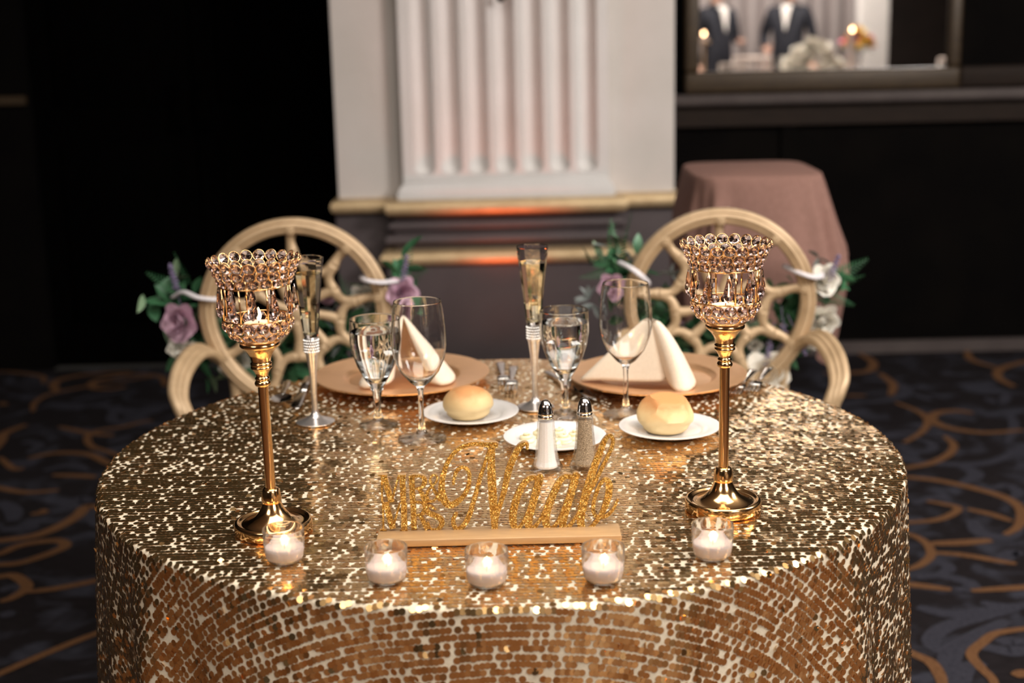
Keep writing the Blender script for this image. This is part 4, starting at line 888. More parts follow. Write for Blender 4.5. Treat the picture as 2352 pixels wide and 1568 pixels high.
# ------------------------------------------------------------------ votives along the front edge
VG = MB().lathe([(0, 0.0), (0.0185, 0.0), (0.0212, 0.0015), (0.0232, 0.006), (0.0248, 0.015), (0.0257, 0.030), (0.0260, 0.0415), (0.0257, 0.0428), (0.0249, 0.0428), (0.0245, 0.0415), (0.0245, 0.030), (0.0237, 0.015), (0.0220, 0.0055), (0.018, 0.0025), (0, 0.0022)], 40).mesh('votive_glass', M['votive_glass'], 60)
VW = MB().lathe([(0, 0.0024), (0.0178, 0.0026), (0.0221, 0.0055), (0.0239, 0.0150), (0.0241, 0.0190), (0.0228, 0.0199), (0.012, 0.0188), (0, 0.0184)], 36).mesh('wax', M['wax'], 60)
WICK = MB().tube([(0, 0, 0.0178), (0.0004, 0, 0.021), (0.0009, 0, 0.0235)], 0.0007, 6).mesh('wick', M['wick'], True)
vlab = ['beside the foot of the left candlestick', 'in front of the sign under the capital letters', 'in the middle of the row', 'in front of the sign under its last letter', 'beside the foot of the right candlestick']
for i, (x, y, lean) in enumerate(((-0.269, -0.448, 0.02), (-0.136, -0.520, 0.15), (-0.016, -0.537, 0.0), (0.122, -0.535, 0.1), (0.261, -0.468, 0.0))):
    g = obj('votive_holder', VG, None, (x, y, TT)); tag(g, 'clear glass votive cup ' + vlab[i], 'candle holder', 'votive cups on the front edge')
    c = empty('votive_candle', (x, y, TT)); tag(c, 'lit white candle in the votive cup ' + vlab[i], 'candle', 'lit votive candles')
    obj('wax', VW, c); obj('wick', WICK, c); obj('flame', FLAME, c, (0.0006, 0, 0.0215), (0, lean, 0), (1.05, 1.05, 1.0))
    flame_light(c, (0.0008, 0, 0.0305), 0.014)

# ------------------------------------------------------------------ name sign
sign = empty('name_sign', (0, -0.378, TT), (0, 0, 0.0)); tag(sign, 'gold glitter wedding name sign on a wooden base', 'sign')
obj('base', rbox('sign_base', -0.1585, 0.1535, -0.034, 0.010, 0.0, 0.0095, M['sign_wood'], 0.0012), sign)
names = {'M1': 'letter_m', 'R1': 'letter_r', '&': 'ampersand', 'M2': 'letter_m', 'R2': 'letter_r', 'S': 'letter_s', 'N': 'letter_n', 'a1': 'letter_a', 'a2': 'letter_a', 'b': 'letter_b'}
for key, strokes in SIGN.items():
    v = []; f = []
    for si, st in enumerate(strokes):
        fy0 = -0.00025 * si
        sp = spline(st, 5) if len(st) > 2 else [np.array(p, float) for p in st]
        n = len(sp); base = len(v)
        for i, p in enumerate(sp):
            t = sp[min(i + 1, n - 1)][:2] - sp[max(i - 1, 0)][:2]; t = t / (np.linalg.norm(t) + 1e-9); nr = np.array([-t[1], t[0]])
            w = p[2] * 0.5e-3; c = p[:2] * 1e-3
            fy1 = fy0 - 0.0006 * i / n
            for sgn in (1, -1):
                q = c + nr * w * sgn; q[1] = max(q[1], -0.0015)
                v += [(q[0], fy1, q[1] + 0.0090), (q[0], 0.0055 - fy1, q[1] + 0.0090)]
        for i in range(n - 1):
            a, b2 = base + 4 * i, base + 4 * (i + 1)
            f += [(a, b2, b2 + 2, a + 2), (a + 1, a + 3, b2 + 3, b2 + 1), (a, a + 1, b2 + 1, b2), (a + 2, b2 + 2, b2 + 3, a + 3)]
        f += [(base, base + 2, base + 3, base + 1), (base + 4 * (n - 1), base + 4 * (n - 1) + 1, base + 4 * (n - 1) + 3, base + 4 * (n - 1) + 2)]
        # round ends
        for i in (0, n - 1):
            p = sp[i]; w = p[2] * 0.5e-3; k = len(v); m_ = 12
            for yy in (fy0 - 0.0001, 0.0056 - fy0):
                for j in range(m_):
                    a = 2 * PI * j / m_; zq = max(p[1] * 1e-3 + w * math.sin(a), -0.0015); v.append((p[0] * 1e-3 + w * math.cos(a), yy, zq + 0.0090))
            if len(st) > 2:
                f += [tuple(k + j for j in range(m_))[::-1], tuple(k + m_ + j for j in range(m_))] + [(k + j, k + (j + 1) % m_, k + m_ + (j + 1) % m_, k + m_ + j) for j in range(m_)]
    me = mesh(names[key], v, f, M['sign_face'], merge=False)
    me.materials.append(M['sign_wood'])
    bm = bmesh.new(); bm.from_mesh(me); bmesh.ops.recalc_face_normals(bm, faces=bm.faces); bm.to_mesh(me); bm.free()
    for p in me.polygons: p.material_index = 0 if p.normal.y < -0.6 else 1
    obj(names[key], me, sign)

# ------------------------------------------------------------------ plates, rolls, butter
CHG = MB().lathe([(0, 0.0045), (0.090, 0.0045), (0.098, 0.0035), (0.103, 0.006), (0.108, 0.011), (0.114, 0.0125), (0.150, 0.0155), (0.1605, 0.0165), (0.1625, 0.0155), (0.1615, 0.0135), (0.148, 0.0115), (0.112, 0.0085), (0.100, 0.0005), (0.096, 0.0), (0, 0.0)], 72).mesh('charger', M['charger'], 30)
CL, CRR = (-0.186, 0.445), (0.284, 0.402)
tag(obj('charger_plate', CHG, None, (*CL, TT + 0.0004)), 'rose gold charger plate behind the pair of glasses at left', 'charger', 'charger plates')
tag(obj('charger_plate', CHG, None, (*CRR, TT + 0.0004)), 'rose gold charger plate under the napkin at the right setting', 'charger', 'charger plates')
PLT = MB().lathe([(0, 0.0035), (0.048, 0.0035), (0.052, 0.0055), (0.056, 0.0085), (0.0795, 0.0125), (0.0808, 0.0122), (0.0808, 0.0112), (0.078, 0.0102), (0.056, 0.0062), (0.050, 0.0005), (0.046, 0.0), (0, 0.0)], 56).mesh('plate', M['porcelain'], 40)
BL, BR, BB = (-0.052, 0.184), (0.269, 0.072), (0.084, 0.030)
tag(obj('bread_plate', PLT, None, (*BL, TT)), 'small white plate with a round bread roll near the left wine glass', 'plate', 'small white plates')
tag(obj('bread_plate', PLT, None, (*BR, TT)), 'small white plate with a faceted bread roll by the right candlestick', 'plate', 'small white plates')
tag(obj('butter_plate', PLT, None, (*BB, TT)), 'small white plate holding butter behind the shakers', 'plate', 'small white plates')

FACETS = [Vector(n).normalized()[:] + (d,) for n, d in (((0.15, -0.2, 1), 0.74), ((-0.75, -0.55, 0.55), 0.80), ((0.30, -0.95, 0.45), 0.80), ((0.95, -0.1, 0.40), 0.84), ((-0.5, 0.8, 0.4), 0.85), ((-0.2, -1, -0.1), 0.90))]
def roll_mesh(kind):
    v = []; f = []; nu, nv = 40, 22
    for i in range(nv + 1):
        ph = -PI / 2 + PI * i / nv
        for k in range(nu):
            t = 2 * PI * k / nu; cx, cy, cz = math.cos(ph) * math.cos(t), math.cos(ph) * math.sin(t), math.sin(ph)
            if kind == 'round':
                ex = 1.0; rx, ry, rz = 0.0425, 0.038, 0.030
                crease = 1 - 0.10 * math.exp(-((cz + 0.42 + 0.10 * math.sin(2 * t)) / 0.10) ** 2) * (1 if cy < 0.3 else 0.3)
                lump = 1 + 0.03 * math.sin(3 * t + 1) * math.cos(ph) + 0.04 * math.cos(2 * t + 0.5) * max(0, -cz)
            else:
                rx, ry, rz = 0.046, 0.043, 0.036
                q = 1.0
                for (nx_, ny_, nz_, d_) in FACETS:
                    dt = cx * nx_ + cy * ny_ + cz * nz_
                    if dt > 1e-3: q = min(q, d_ / dt)
                lump = 0.08 + 0.92 * q
                crease = 1 - 0.07 * math.exp(-((cz + 0.42 + 0.08 * math.sin(2 * t + 1)) / 0.08) ** 2)
            s_ = crease * lump
            z = cz * rz * crease
            if kind != 'round': z = cz * rz * s_
            v.append((cx * rx * s_, cy * ry * s_, max(z, -rz * 0.80) + rz * 0.80))
    for i in range(nv):
        for k in range(nu): f.append((i * nu + k, i * nu + (k + 1) % nu, (i + 1) * nu + (k + 1) % nu, (i + 1) * nu + k))
    return mesh('bread_roll', v, f, M['bread'], 'all' if kind == 'round' else 34)
tag(obj('bread_roll', roll_mesh('round'), None, (-0.056, 0.172, TT + 0.0037), (0, 0, 0.25)), 'smooth round golden bread roll on the plate at left', 'bread', 'bread rolls')
tag(obj('bread_roll', roll_mesh('facet'), None, (0.262, 0.066, TT + 0.0037), (0, 0, -0.15)), 'angular browned bread roll on the plate by the right candlestick', 'bread', 'bread rolls')
def butter_mesh(seed):
    rn = random.Random(seed); b = MB(); path = []
    for j in range(26):
        t = j / 25; a = t * 12.5 + rn.uniform(-0.1, 0.1); r = 0.0105 * (1 - t) ** 0.7
        path.append((r * math.cos(a), r * math.sin(a), 0.0042 + 0.010 * t))
    b.tube(path, [0.0042 * (1 - 0.6 * j / 25) for j in range(26)], 7)
    b.lathe([(0, 0), (0.013, 0), (0.013, 0.003), (0.008, 0.007), (0, 0.011)], 14)
    return b.mesh('butter', M['butter'], 'all')
for i, (x, y, lb) in enumerate(((0.040, 0.026, 'leftmost on the plate'), (0.062, 0.050, 'behind the salt shaker'), (0.092, 0.052, 'farthest back between the shakers'), (0.098, 0.018, 'between the shakers in the middle'), (0.080, -0.002, 'frontmost between the shakers'), (0.116, 0.034, 'just behind the pepper shaker'))):
    tag(obj('butter_rosette', butter_mesh(i), None, (x, y, TT + 0.0037), (0, 0, i)), 'pale butter rosette ' + lb, 'butter', 'butter rosettes')

# ------------------------------------------------------------------ salt and pepper
def shaker(loc, fill, label, tilt=0.0):
    root = empty('shaker', loc, (0, 0, 0.2)); tag(root, label, 'shaker', 'salt and pepper shakers')
    def octo(prof):
        return MB().lathe(prof, 8)
    b = octo([(0, 0.0), (0.0235, 0.0), (0.0250, 0.002), (0.0240, 0.006), (0.0200, 0.014), (0.0165, 0.030), (0.0145, 0.050), (0.0128, 0.074), (0.0123, 0.079), (0.0123, 0.081), (0, 0.081)])
    me = b.mesh('glass_body', M['shaker_glass'])
    obj('glass_body', me, root)
    obj(fill, MB().lathe([(0, 0.005), (0.0155, 0.005), (0.0160, 0.008), (0.0140, 0.015), (0.0122, 0.030), (0.0108, 0.050), (0.0096, 0.074), (0, 0.0755)], 16).mesh(fill, M[fill]), root)
    cap = obj('cap', MB().lathe([(0, 0.0805), (0.0116, 0.0805), (0.0118, 0.0815), (0.0118, 0.0835), (0.0110, 0.0845), (0.0116, 0.0860), (0.0116, 0.0880), (0.0110, 0.0890), (0.0107, 0.0940), (0.0092, 0.0995), (0.0062, 0.1045), (0.003, 0.1068), (0, 0.1072)], 32).mesh('cap', M['steel'], 60), root)
    hb = MB()
    for dx, dy in ((0, 0), (0.0035, 0), (-0.0035, 0), (0, -0.0042), (0, 0.0035)):
        r2 = dx * dx + dy * dy; hb.lathe([(0, 0.0), (0.0006, 0.0), (0.0006, 0.0004), (0, 0.0004)], 8, (dx, dy, 0.1070 - r2 * 70))
    obj('holes', hb.mesh('holes', M['wick']), cap)
shaker((0.067, -0.108, TT), 'salt', 'glass shaker filled with white salt behind the sign')
shaker((0.1245, -0.100, TT), 'pepper', 'glass shaker filled with ground pepper behind the sign')

# ------------------------------------------------------------------ stemware
def flute(loc, label, rz):
    root = empty('champagne_flute', loc, (0, 0, rz)); tag(root, label, 'flute', 'champagne flutes')
    obj('stem', MB().lathe([(0, 0)] + [tuple(p) for p in spline([(0.0315, 0.0), (0.0318, 0.0018), (0.022, 0.005), (0.011, 0.010), (0.0062, 0.018), (0.0048, 0.030), (0.0050, 0.055), (0.0065, 0.085), (0.0090, 0.108), (0.0105, 0.119)], 4)] + [(0, 0.119)], 36).mesh('stem', M['silver'], 60), root)
    col_ = obj('crystal_collar', MB().lathe([(0, 0.118), (0.0112, 0.118), (0.0122, 0.121), (0.0122, 0.143), (0.0112, 0.146), (0, 0.146)], 32).mesh('crystal_collar', M['silver'], True), root)
    st = MB()
    for i in range(5):
        for k in range(20):
            a = 2 * PI * (k + 0.5 * (i % 2)) / 20; st.lathe([(0, -0.0019), (0.0017, 0), (0, 0.0019)], 6, (0.0123 * math.cos(a), 0.0123 * math.sin(a), 0.1225 + 0.0047 * i))
    obj('rhinestones', st.mesh('rhinestones', M['steel']), col_)
    bowl = [(0, 0.146), (0.0108, 0.146), (0.0125, 0.150), (0.0180, 0.205), (0.0245, 0.258), (0.0272, 0.278), (0.0270, 0.2790), (0.0262, 0.2785), (0.0234, 0.258), (0.0168, 0.205), (0.0112, 0.154), (0.0080, 0.151), (0, 0.1505)]
    obj('bowl', MB().lathe(bowl, 12).mesh('bowl', M['glass'], 20), root)
    obj('champagne', MB().lathe([(0, 0.1507), (0.0082, 0.1512), (0.0113, 0.1540), (0.0169, 0.205), (0.0227, 0.2525), (0, 0.2525)], 12).mesh('champagne', M['champagne'], 20), root)
flute((-0.312, 0.178, TT), 'champagne flute with silver stem beside the left candlestick', 0.2)
flute((0.0575, 0.240, TT), 'champagne flute with silver stem standing between the two settings', 0.0)

GB = [(0, 0.0), (0.0325, 0.0), (0.0330, 0.001), (0.0320, 0.002), (0.020, 0.0045), (0.010, 0.0085), (0.0068, 0.013), (0.0080, 0.016), (0.0060, 0.019), (0.0052, 0.028), (0.0058, 0.042), (0.0080, 0.056), (0.0120, 0.066), (0.0215, 0.082), (0.0310, 0.101), (0.0380, 0.123), (0.0412, 0.143), (0.0412, 0.158), (0.0402, 0.1780), (0.0401, 0.1797), (0.0398, 0.1804), (0.0394, 0.1806), (0.0390, 0.1804), (0.0387, 0.1797), (0.0388, 0.1780), (0.0396, 0.158), (0.0396, 0.143), (0.0364, 0.123), (0.0293, 0.102), (0.0200, 0.085), (0.0110, 0.0765), (0.005, 0.0745), (0, 0.0742)]
def stemware(name, prof, seg, zfoot):
    me = MB().lathe(prof, seg).mesh(name, M['glass'], 'all'); me.materials.append(M['foot_glass'])
    for p in me.polygons: p.material_index = 1 if p.center.z < zfoot else 0
    return me
GBM = stemware('goblet_glass', GB, 44, 0.009)
WAT = MB().lathe([(0, 0.0744), (0.0052, 0.0747), (0.0112, 0.0767), (0.0202, 0.0852), (0.0295, 0.1022), (0.0366, 0.1232), (0.0398, 0.1432), (0.0398, 0.1595), (0, 0.1595)], 44).mesh('water', M['water'], 40)
for x, y, lb in ((-0.2045, 0.154, 'short goblet of water standing left of the empty wine glass'), (0.1070, 0.189, 'short goblet of water standing behind the salt shaker')):
    r_ = empty('water_goblet', (x, y, TT)); tag(r_, lb, 'goblet', 'water goblets'); obj('goblet_glass', GBM, r_); obj('water', WAT, r_)
WG = [(0, 0.0), (0.0380, 0.0), (0.0390, 0.0008), (0.0380, 0.0018), (0.022, 0.0045), (0.010, 0.0095), (0.0055, 0.018), (0.0042, 0.030), (0.0040, 0.060), (0.0046, 0.078), (0.0075, 0.087), (0.0170, 0.094), (0.0310, 0.111), (0.0405, 0.133), (0.0442, 0.155), (0.0432, 0.180), (0.0400, 0.2120), (0.0380, 0.2225), (0.0378, 0.2238), (0.0376, 0.2242), (0.0374, 0.2243), (0.0372, 0.2242), (0.0370, 0.2238), (0.0371, 0.2225), (0.0391, 0.2120), (0.0424, 0.180), (0.0433, 0.155), (0.0396, 0.134), (0.0300, 0.1125), (0.0160, 0.0962), (0.006, 0.0912), (0, 0.0900)]
WGM = stemware('wine_glass', WG, 48, 0.010)
tag(obj('wine_glass', WGM, None, (-0.127, 0.068, TT)), 'empty wine glass in front of the left napkin', 'wine glass', 'empty wine glasses')
tag(obj('wine_glass', WGM, None, (0.2085, 0.181, TT)), 'empty wine glass in front of the right napkin', 'wine glass', 'empty wine glasses')

# ------------------------------------------------------------------ napkins folded into tents
def napkin(P, base, closed, label, loc):
    """cloth tent: a folded base line (x, y, z, convexity) lofted up to the apex P"""
    P = np.array(P); sp = spline(base, 7, closed); v = []; f = []; nb = len(sp); nv = 20
    for j in range(nv + 1):
        t = 0.035 + 0.965 * j / nv
        for q in sp:
            k = t ** q[3]; z = P[2] + (q[2] - P[2]) * t
            p = np.array([P[0] + (q[0] - P[0]) * k, P[1] + (q[1] - P[1]) * k, z])
            v.append(tuple(p))
    m_ = nb if closed else nb - 1
    for j in range(nv):
        for i in range(m_): f.append((j * nb + i, j * nb + (i + 1) % nb, (j + 1) * nb + (i + 1) % nb, (j + 1) * nb + i))
    if closed: f.append(tuple(range(nb)))
    me = mesh('napkin', v, f, M['napkin'], 'all', merge=False)
    o = obj('folded_napkin', me, None, loc); tag(o, label, 'napkin', 'folded napkins')
    md = o.modifiers.new('cloth thickness', 'SOLIDIFY'); md.thickness = 0.0045; md.offset = 0
    return o
zN = TT + 0.0175
def rel(pts, c): return [(x - c[0], y - c[1], z, k) for x, y, z, k in pts]
napkin((0.266 - CRR[0], 0.352 - CRR[1], 0.112), rel([(0.142, 0.345, 0.002, 0.95), (0.178, 0.333, 0.004, 0.97), (0.230, 0.318, 0.004, 0.98), (0.276, 0.306, 0.006, 0.98), (0.291, 0.312, 0.008, 0.95), (0.296, 0.290, 0.004, 0.85), (0.305, 0.268, -0.002, 0.72), (0.322, 0.266, -0.002, 0.62), (0.337, 0.292, 0.001, 0.60), (0.340, 0.335, 0.003, 0.65), (0.318, 0.375, 0.003, 0.8), (0.25, 0.405, 0.003, 0.9), (0.178, 0.385, 0.003, 0.9)], CRR), True, 'cream napkin tent with a closed ridge on the right charger', (*CRR, zN))
napkin((-0.182 - CL[0], 0.420 - CL[1], 0.112), rel([(-0.196, 0.372, 0.006, 0.9), (-0.205, 0.345, 0.003, 0.9), (-0.232, 0.326, 0.001, 0.95), (-0.252, 0.336, 0.002, 1.0), (-0.250, 0.385, 0.003, 1.0), (-0.220, 0.46, 0.003, 0.9), (-0.165, 0.515, 0.003, 0.85), (-0.110, 0.470, 0.003, 0.9), (-0.088, 0.400, 0.003, 0.95), (-0.088, 0.352, 0.002, 0.95), (-0.108, 0.334, 0.001, 0.95), (-0.130, 0.350, 0.003, 0.9)], CL), False, 'cream napkin tent with an open front on the left charger', (*CL, zN))

# ------------------------------------------------------------------ cutlery
def fork_mesh():
    b = MB()
    b.tube(spline([(0, 0.0, 0.002), (0, 0.05, 0.003), (0, 0.10, 0.0045), (0, 0.128, 0.009)], 5), [0.0085, 0.0088, 0.0085, 0.0078, 0.007, 0.0065, 0.006, 0.0055, 0.005, 0.0045, 0.004, 0.0037, 0.0035, 0.0034, 0.0033, 0.0033], 8, flat=0.22, up=(0, 0, 1))
    b.tube(spline([(0, 0.126, 0.009), (0, 0.138, 0.0085), (0, 0.150, 0.006)], 4), [0.0034, 0.006, 0.0085, 0.0105, 0.0115, 0.012, 0.012, 0.012, 0.012], 8, flat=0.16, up=(0, 0, 1))
    for k in range(4):
        x = -0.0096 + 0.0064 * k
        b.tube(spline([(x, 0.148, 0.0065), (x, 0.17, 0.0035), (x, 0.195, 0.007)], 4), [0.0019] * 7 + [0.0014, 0.0008], 6, flat=0.8, up=(0, 0, 1))
    return b.mesh('fork', M['steel'], 'all')
def knife_mesh():
    b = MB()
    b.tube([(0, 0.0, 0.004), (0, 0.05, 0.004), (0, 0.10, 0.004)], [0.0085, 0.0080, 0.0065], 10, flat=0.45, up=(0, 0, 1))
    b.tube([(0, 0.10, 0.004), (0.0005, 0.11, 0.004), (0.0015, 0.16, 0.004), (0.001, 0.20, 0.004), (-0.003, 0.218, 0.004)], [0.0062, 0.0095, 0.0105, 0.0095, 0.002], 8, flat=0.10, up=(0, 0, 1))
    return b.mesh('knife', M['steel'], 'all')
def spoon_mesh():
    b = MB()
    b.tube(spline([(0, 0.0, 0.002), (0, 0.06, 0.0035), (0, 0.115, 0.007)], 5), [0.008, 0.0078, 0.0072, 0.0065, 0.0058, 0.005, 0.0044, 0.004, 0.0036, 0.0034, 0.0033], 8, flat=0.25, up=(0, 0, 1))
    k = len(b.v); n = 20; vv = []; ff = []
    for i in range(7):
        t = i / 6
        for j in range(n):
            a = 2 * PI * j / n; vv.append((0.019 * t * math.cos(a), 0.143 + 0.030 * t * math.sin(a), 0.0015 + 0.0065 * t * t))
    for i in range(6):
        for j in range(n): ff.append((i * n + j, i * n + (j + 1) % n, (i + 1) * n + (j + 1) % n, (i + 1) * n + j))
    b.add(vv, ff)
    return b.mesh('spoon', M['steel'], 'all')
FORK, KNIFE, SPOON = fork_mesh(), knife_mesh(), spoon_mesh()
zc_ = TT + 0.0008
for me, x, y, rz, nm, lb, ct, gp in (
    (FORK, -0.003, 0.560, PI + 0.04, 'dinner_fork', 'fork lying next to the left charger rim', 'fork', 'forks'),
    (FORK, 0.022, 0.525, PI - 0.03, 'dinner_fork', 'fork pointing at the bread roll, nearer the table middle', 'fork', 'forks'),
    (FORK, 0.468, 0.455, PI - 0.34, 'dinner_fork', 'fork beside the right charger rim', 'fork', 'forks'),
    (FORK, 0.500, 0.470, PI - 0.34, 'dinner_fork', 'outermost fork at the right setting', 'fork', 'forks'),
    (KNIFE, -0.362, 0.465, PI + 0.03, 'dinner_knife', 'knife between the left charger and the champagne flute', 'knife', 'knives'),
    (SPOON, -0.400, 0.450, PI + 0.08, 'spoon', 'spoon lying outside the knife at the left setting', 'spoon', 'spoons'),
    (KNIFE, 0.112, 0.475, PI + 0.22, 'dinner_knife', 'knife lying behind the water goblet at the right setting', 'knife', 'knives'),
    (SPOON, 0.085, 0.478, PI + 0.30, 'spoon', 'spoon behind the champagne flute in the table middle', 'spoon', 'spoons')):
    tag(obj(nm, me, None, (x, y, zc_), (0, 0, rz)), lb, ct, gp)
# ------------------------------------------------------------------ the hall behind the camera, seen only in the wall mirror
rw = empty('stage_drapery', (2.75, YF + 0.15, 0)); tag(rw, 'pale grey pleated drapery at the far end of the hall', 'curtain')
for k in range(14):
    x0 = -1.35 + 0.19 * k
    b = MB(); b.tube([(x0 + 0.095, 0.0, 0.02), (x0 + 0.095, 0.0, 3.1)], 0.125, 12, flat=0.8); obj('pleat', b.mesh('pleat', M['rear_wall'], 'all'), rw)
gt = empty('guest_table', (2.95, -3.6, 0.012)); tag(gt, 'round guest table with white linen seen in the mirror', 'table')
obj('tabletop', MB().lathe([(0, 0.71), (0.75, 0.71), (0.75, 0.738), (0, 0.738)], 40).mesh('tabletop', M['brown_rail']), gt)
b = MB(); NSg = 72; v = [(0, 0, 0.745)]; f = []
for i, (r, z, am) in enumerate(((0.75, 0.745, 0), (0.765, 0.735, 0), (0.775, 0.6, 0.01), (0.80, 0.3, 0.025), (0.83, 0.01, 0.04))):
    for k in range(NSg):
        a = 2 * PI * k / NSg; q = r + am * math.sin(14 * a); v.append((q * math.cos(a), q * math.sin(a), z))
for k in range(NSg): f.append((0, 1 + k, 1 + (k + 1) % NSg))
for i in range(4):
    for k in range(NSg): f.append((1 + i * NSg + k, 1 + (i + 1) * NSg + k, 1 + (i + 1) * NSg + (k + 1) % NSg, 1 + i * NSg + (k + 1) % NSg))
obj('linen', mesh('linen', v, f, M['linen'], 'all'), gt)
GT = Vector((2.95, -3.6, 0.757 + 0.002))
rn = random.Random(31)
HALL_FLAME = FLAME.copy(); HALL_FLAME.materials[0] = M['hall_flame']
for i, (dx, dy, h, c) in enumerate(((-0.58, 0.1, 0.26, 'linen'), (-0.55, -0.18, 0.2, 'linen'))):
    c_ = obj('pillar_candle', MB().lathe([(0, 0), (0.055, 0), (0.055, h), (0.045, h - 0.005), (0, h - 0.008)], 20).mesh('pillar_candle', M['wax'], True), None, GT + Vector((dx, dy, 0)))
    tag(c_, ('taller' if i == 0 else 'shorter') + ' white pillar candle on the guest table', 'candle', 'guest table candles')
def bouquet(loc, blooms, n, rad, h, label, seed):
    rn = random.Random(seed); root = empty('flower_arrangement', loc); tag(root, label, 'flowers', 'guest table flowers')
    obj('vase', MB().lathe([(0, 0), (0.05, 0), (0.045, h * 0.3), (0.07, h * 0.6), (0.062, h * 0.6), (0.038, h * 0.3), (0, 0.01)], 20).mesh('vase', M['shaker_glass'], True), root)
    for k in range(n):
        a = rn.uniform(0, 6.28); u = rn.uniform(0, 1); r_ = rad * math.sqrt(u); z = h * 0.62 + rad * 0.9 * (1 - u) * rn.uniform(0.6, 1.1)
        me = rose_cache[rn.choice(blooms)]
        o = obj('bloom', me, root, (r_ * math.cos(a), r_ * math.sin(a), z), (rn.uniform(-0.6, 0.6), rn.uniform(-0.6, 0.6), a)); s_ = rn.uniform(1.3, 2.0); o.scale = (s_, s_, s_)
    for k in range(n // 2):
        a = rn.uniform(0, 6.28); o = obj('leaf', LEAVES[rn.randrange(3)], root, (rad * 0.6 * math.cos(a), rad * 0.6 * math.sin(a), h * 0.6), aim((math.cos(a), math.sin(a), rn.uniform(-0.4, 0.6)), 0)); o.scale = (2, 2, 2)
rose_cache = {'white_rose': ROSE['white_rose'], 'lilac_rose': ROSE['lilac_rose'], 'yellow_bloom': rose_mesh(M['yellow_bloom'], 0.03), 'pink_bloom': rose_mesh(M['pink_bloom'], 0.03)}
bouquet(GT + Vector((-0.17, 0.10, 0)), ['white_rose'], 56, 0.27, 0.20, 'wide low mound of white roses on the guest table', 4)
bouquet(GT + Vector((0.27, -0.12, 0)), ['yellow_bloom', 'pink_bloom', 'yellow_bloom'], 26, 0.14, 0.52, 'tall yellow and magenta bouquet on the guest table', 8)
for i, (dx, dy, z, lb) in enumerate(((0.16, 0.45, 0.02, 'near the white roses'), (-0.08, 0.60, 0.02, 'at the guest table rim'), (0.33, 0.50, 0.02, 'below the tall bouquet'), (0.10, 0.44, 0.42, 'tall between the roses and the bouquet'), (-1.06, -0.55, 0.40, 'on the tall stand beside the guests'))):
    r_ = empty('hall_candle', GT + Vector((dx, dy, 0 if i < 4 else z))); tag(r_, 'small lit candle ' + lb, 'candle', 'hall candles')
    obj('wax', MB().lathe([(0, 0), (0.03, 0), (0.03, 0.05 + (z if i == 3 else 0)), (0, 0.05 + (z if i == 3 else 0))], 14).mesh('wax', M['wax'], True), r_)
    o = obj('flame', HALL_FLAME, r_, (0, 0, 0.052 + (z if i == 3 else 0))); o.scale = (4, 4, 3)
st_ = empty('candle_stand', GT + Vector((-1.06, -0.55, -0.745))); tag(st_, 'slim gold candle stand beside the guests', 'stand')
obj('pole', MB().lathe([(0, 0), (0.12, 0), (0.12, 0.015), (0.015, 0.03), (0.012, 1.12), (0.06, 1.13), (0.06, 1.143), (0, 1.143)], 16).mesh('pole', M['chair_gold'], True), st_)
def hall_chair(loc, rz, label):
    r_ = empty('spindle_chair', loc, (0, 0, rz)); tag(r_, label, 'chair', 'guest table chairs')
    m = M['chair_white']
    obj('seat', rbox('seat', -0.20, 0.20, -0.20, 0.20, 0.43, 0.47, m, 0.012), r_)
    for x in (-0.18, 0.18):
        obj('leg', MB().tube([(x, -0.18, 0), (x, -0.18, 0.43)], 0.014, 8).mesh('leg', m, 'all'), r_)
        obj('leg', MB().tube([(x, 0.18, 0), (x, 0.19, 0.45), (x, 0.22, 0.98)], 0.014, 8).mesh('leg', m, 'all'), r_)
    for z in (0.66, 0.80, 0.97): obj('back_rail', MB().tube([(-0.18, 0.195 + (z - 0.45) * 0.05, z), (0.18, 0.195 + (z - 0.45) * 0.05, z)], 0.016, 8).mesh('back_rail', m, 'all'), r_)
    for k in range(5): obj('spindle', MB().tube([(-0.12 + 0.06 * k, 0.20, 0.66), (-0.12 + 0.06 * k, 0.215, 0.97)], 0.008, 6).mesh('spindle', m, 'all'), r_)
hall_chair((1.82, -3.30, 0.012), 1.9, 'ivory spindle chair beside the candle stand'); hall_chair((2.12, -2.70, 0.012), 2.4, 'ivory spindle chair with its back to the dance floor'); hall_chair((3.75, -2.68, 0.012), -2.4, 'ivory spindle chair at the bouquet side of the guest table'); hall_chair((2.50, -4.72, 0.012), 0.4, 'ivory spindle chair in front of the standing guests')
sp_ = empty('white_column', (3.66, -4.9, 0.012)); tag(sp_, 'slim white column behind the bouquet in the mirror', 'column', kind='structure')
obj('shaft', MB().box(-0.13, 0.13, -0.13, 0.13, 0.0, 3.18).mesh('shaft', M['white_paint']), sp_)
obj('foot', rbox('foot', -0.17, 0.17, -0.17, 0.17, 0.0, 0.16, M['white_paint'], 0.02), sp_)

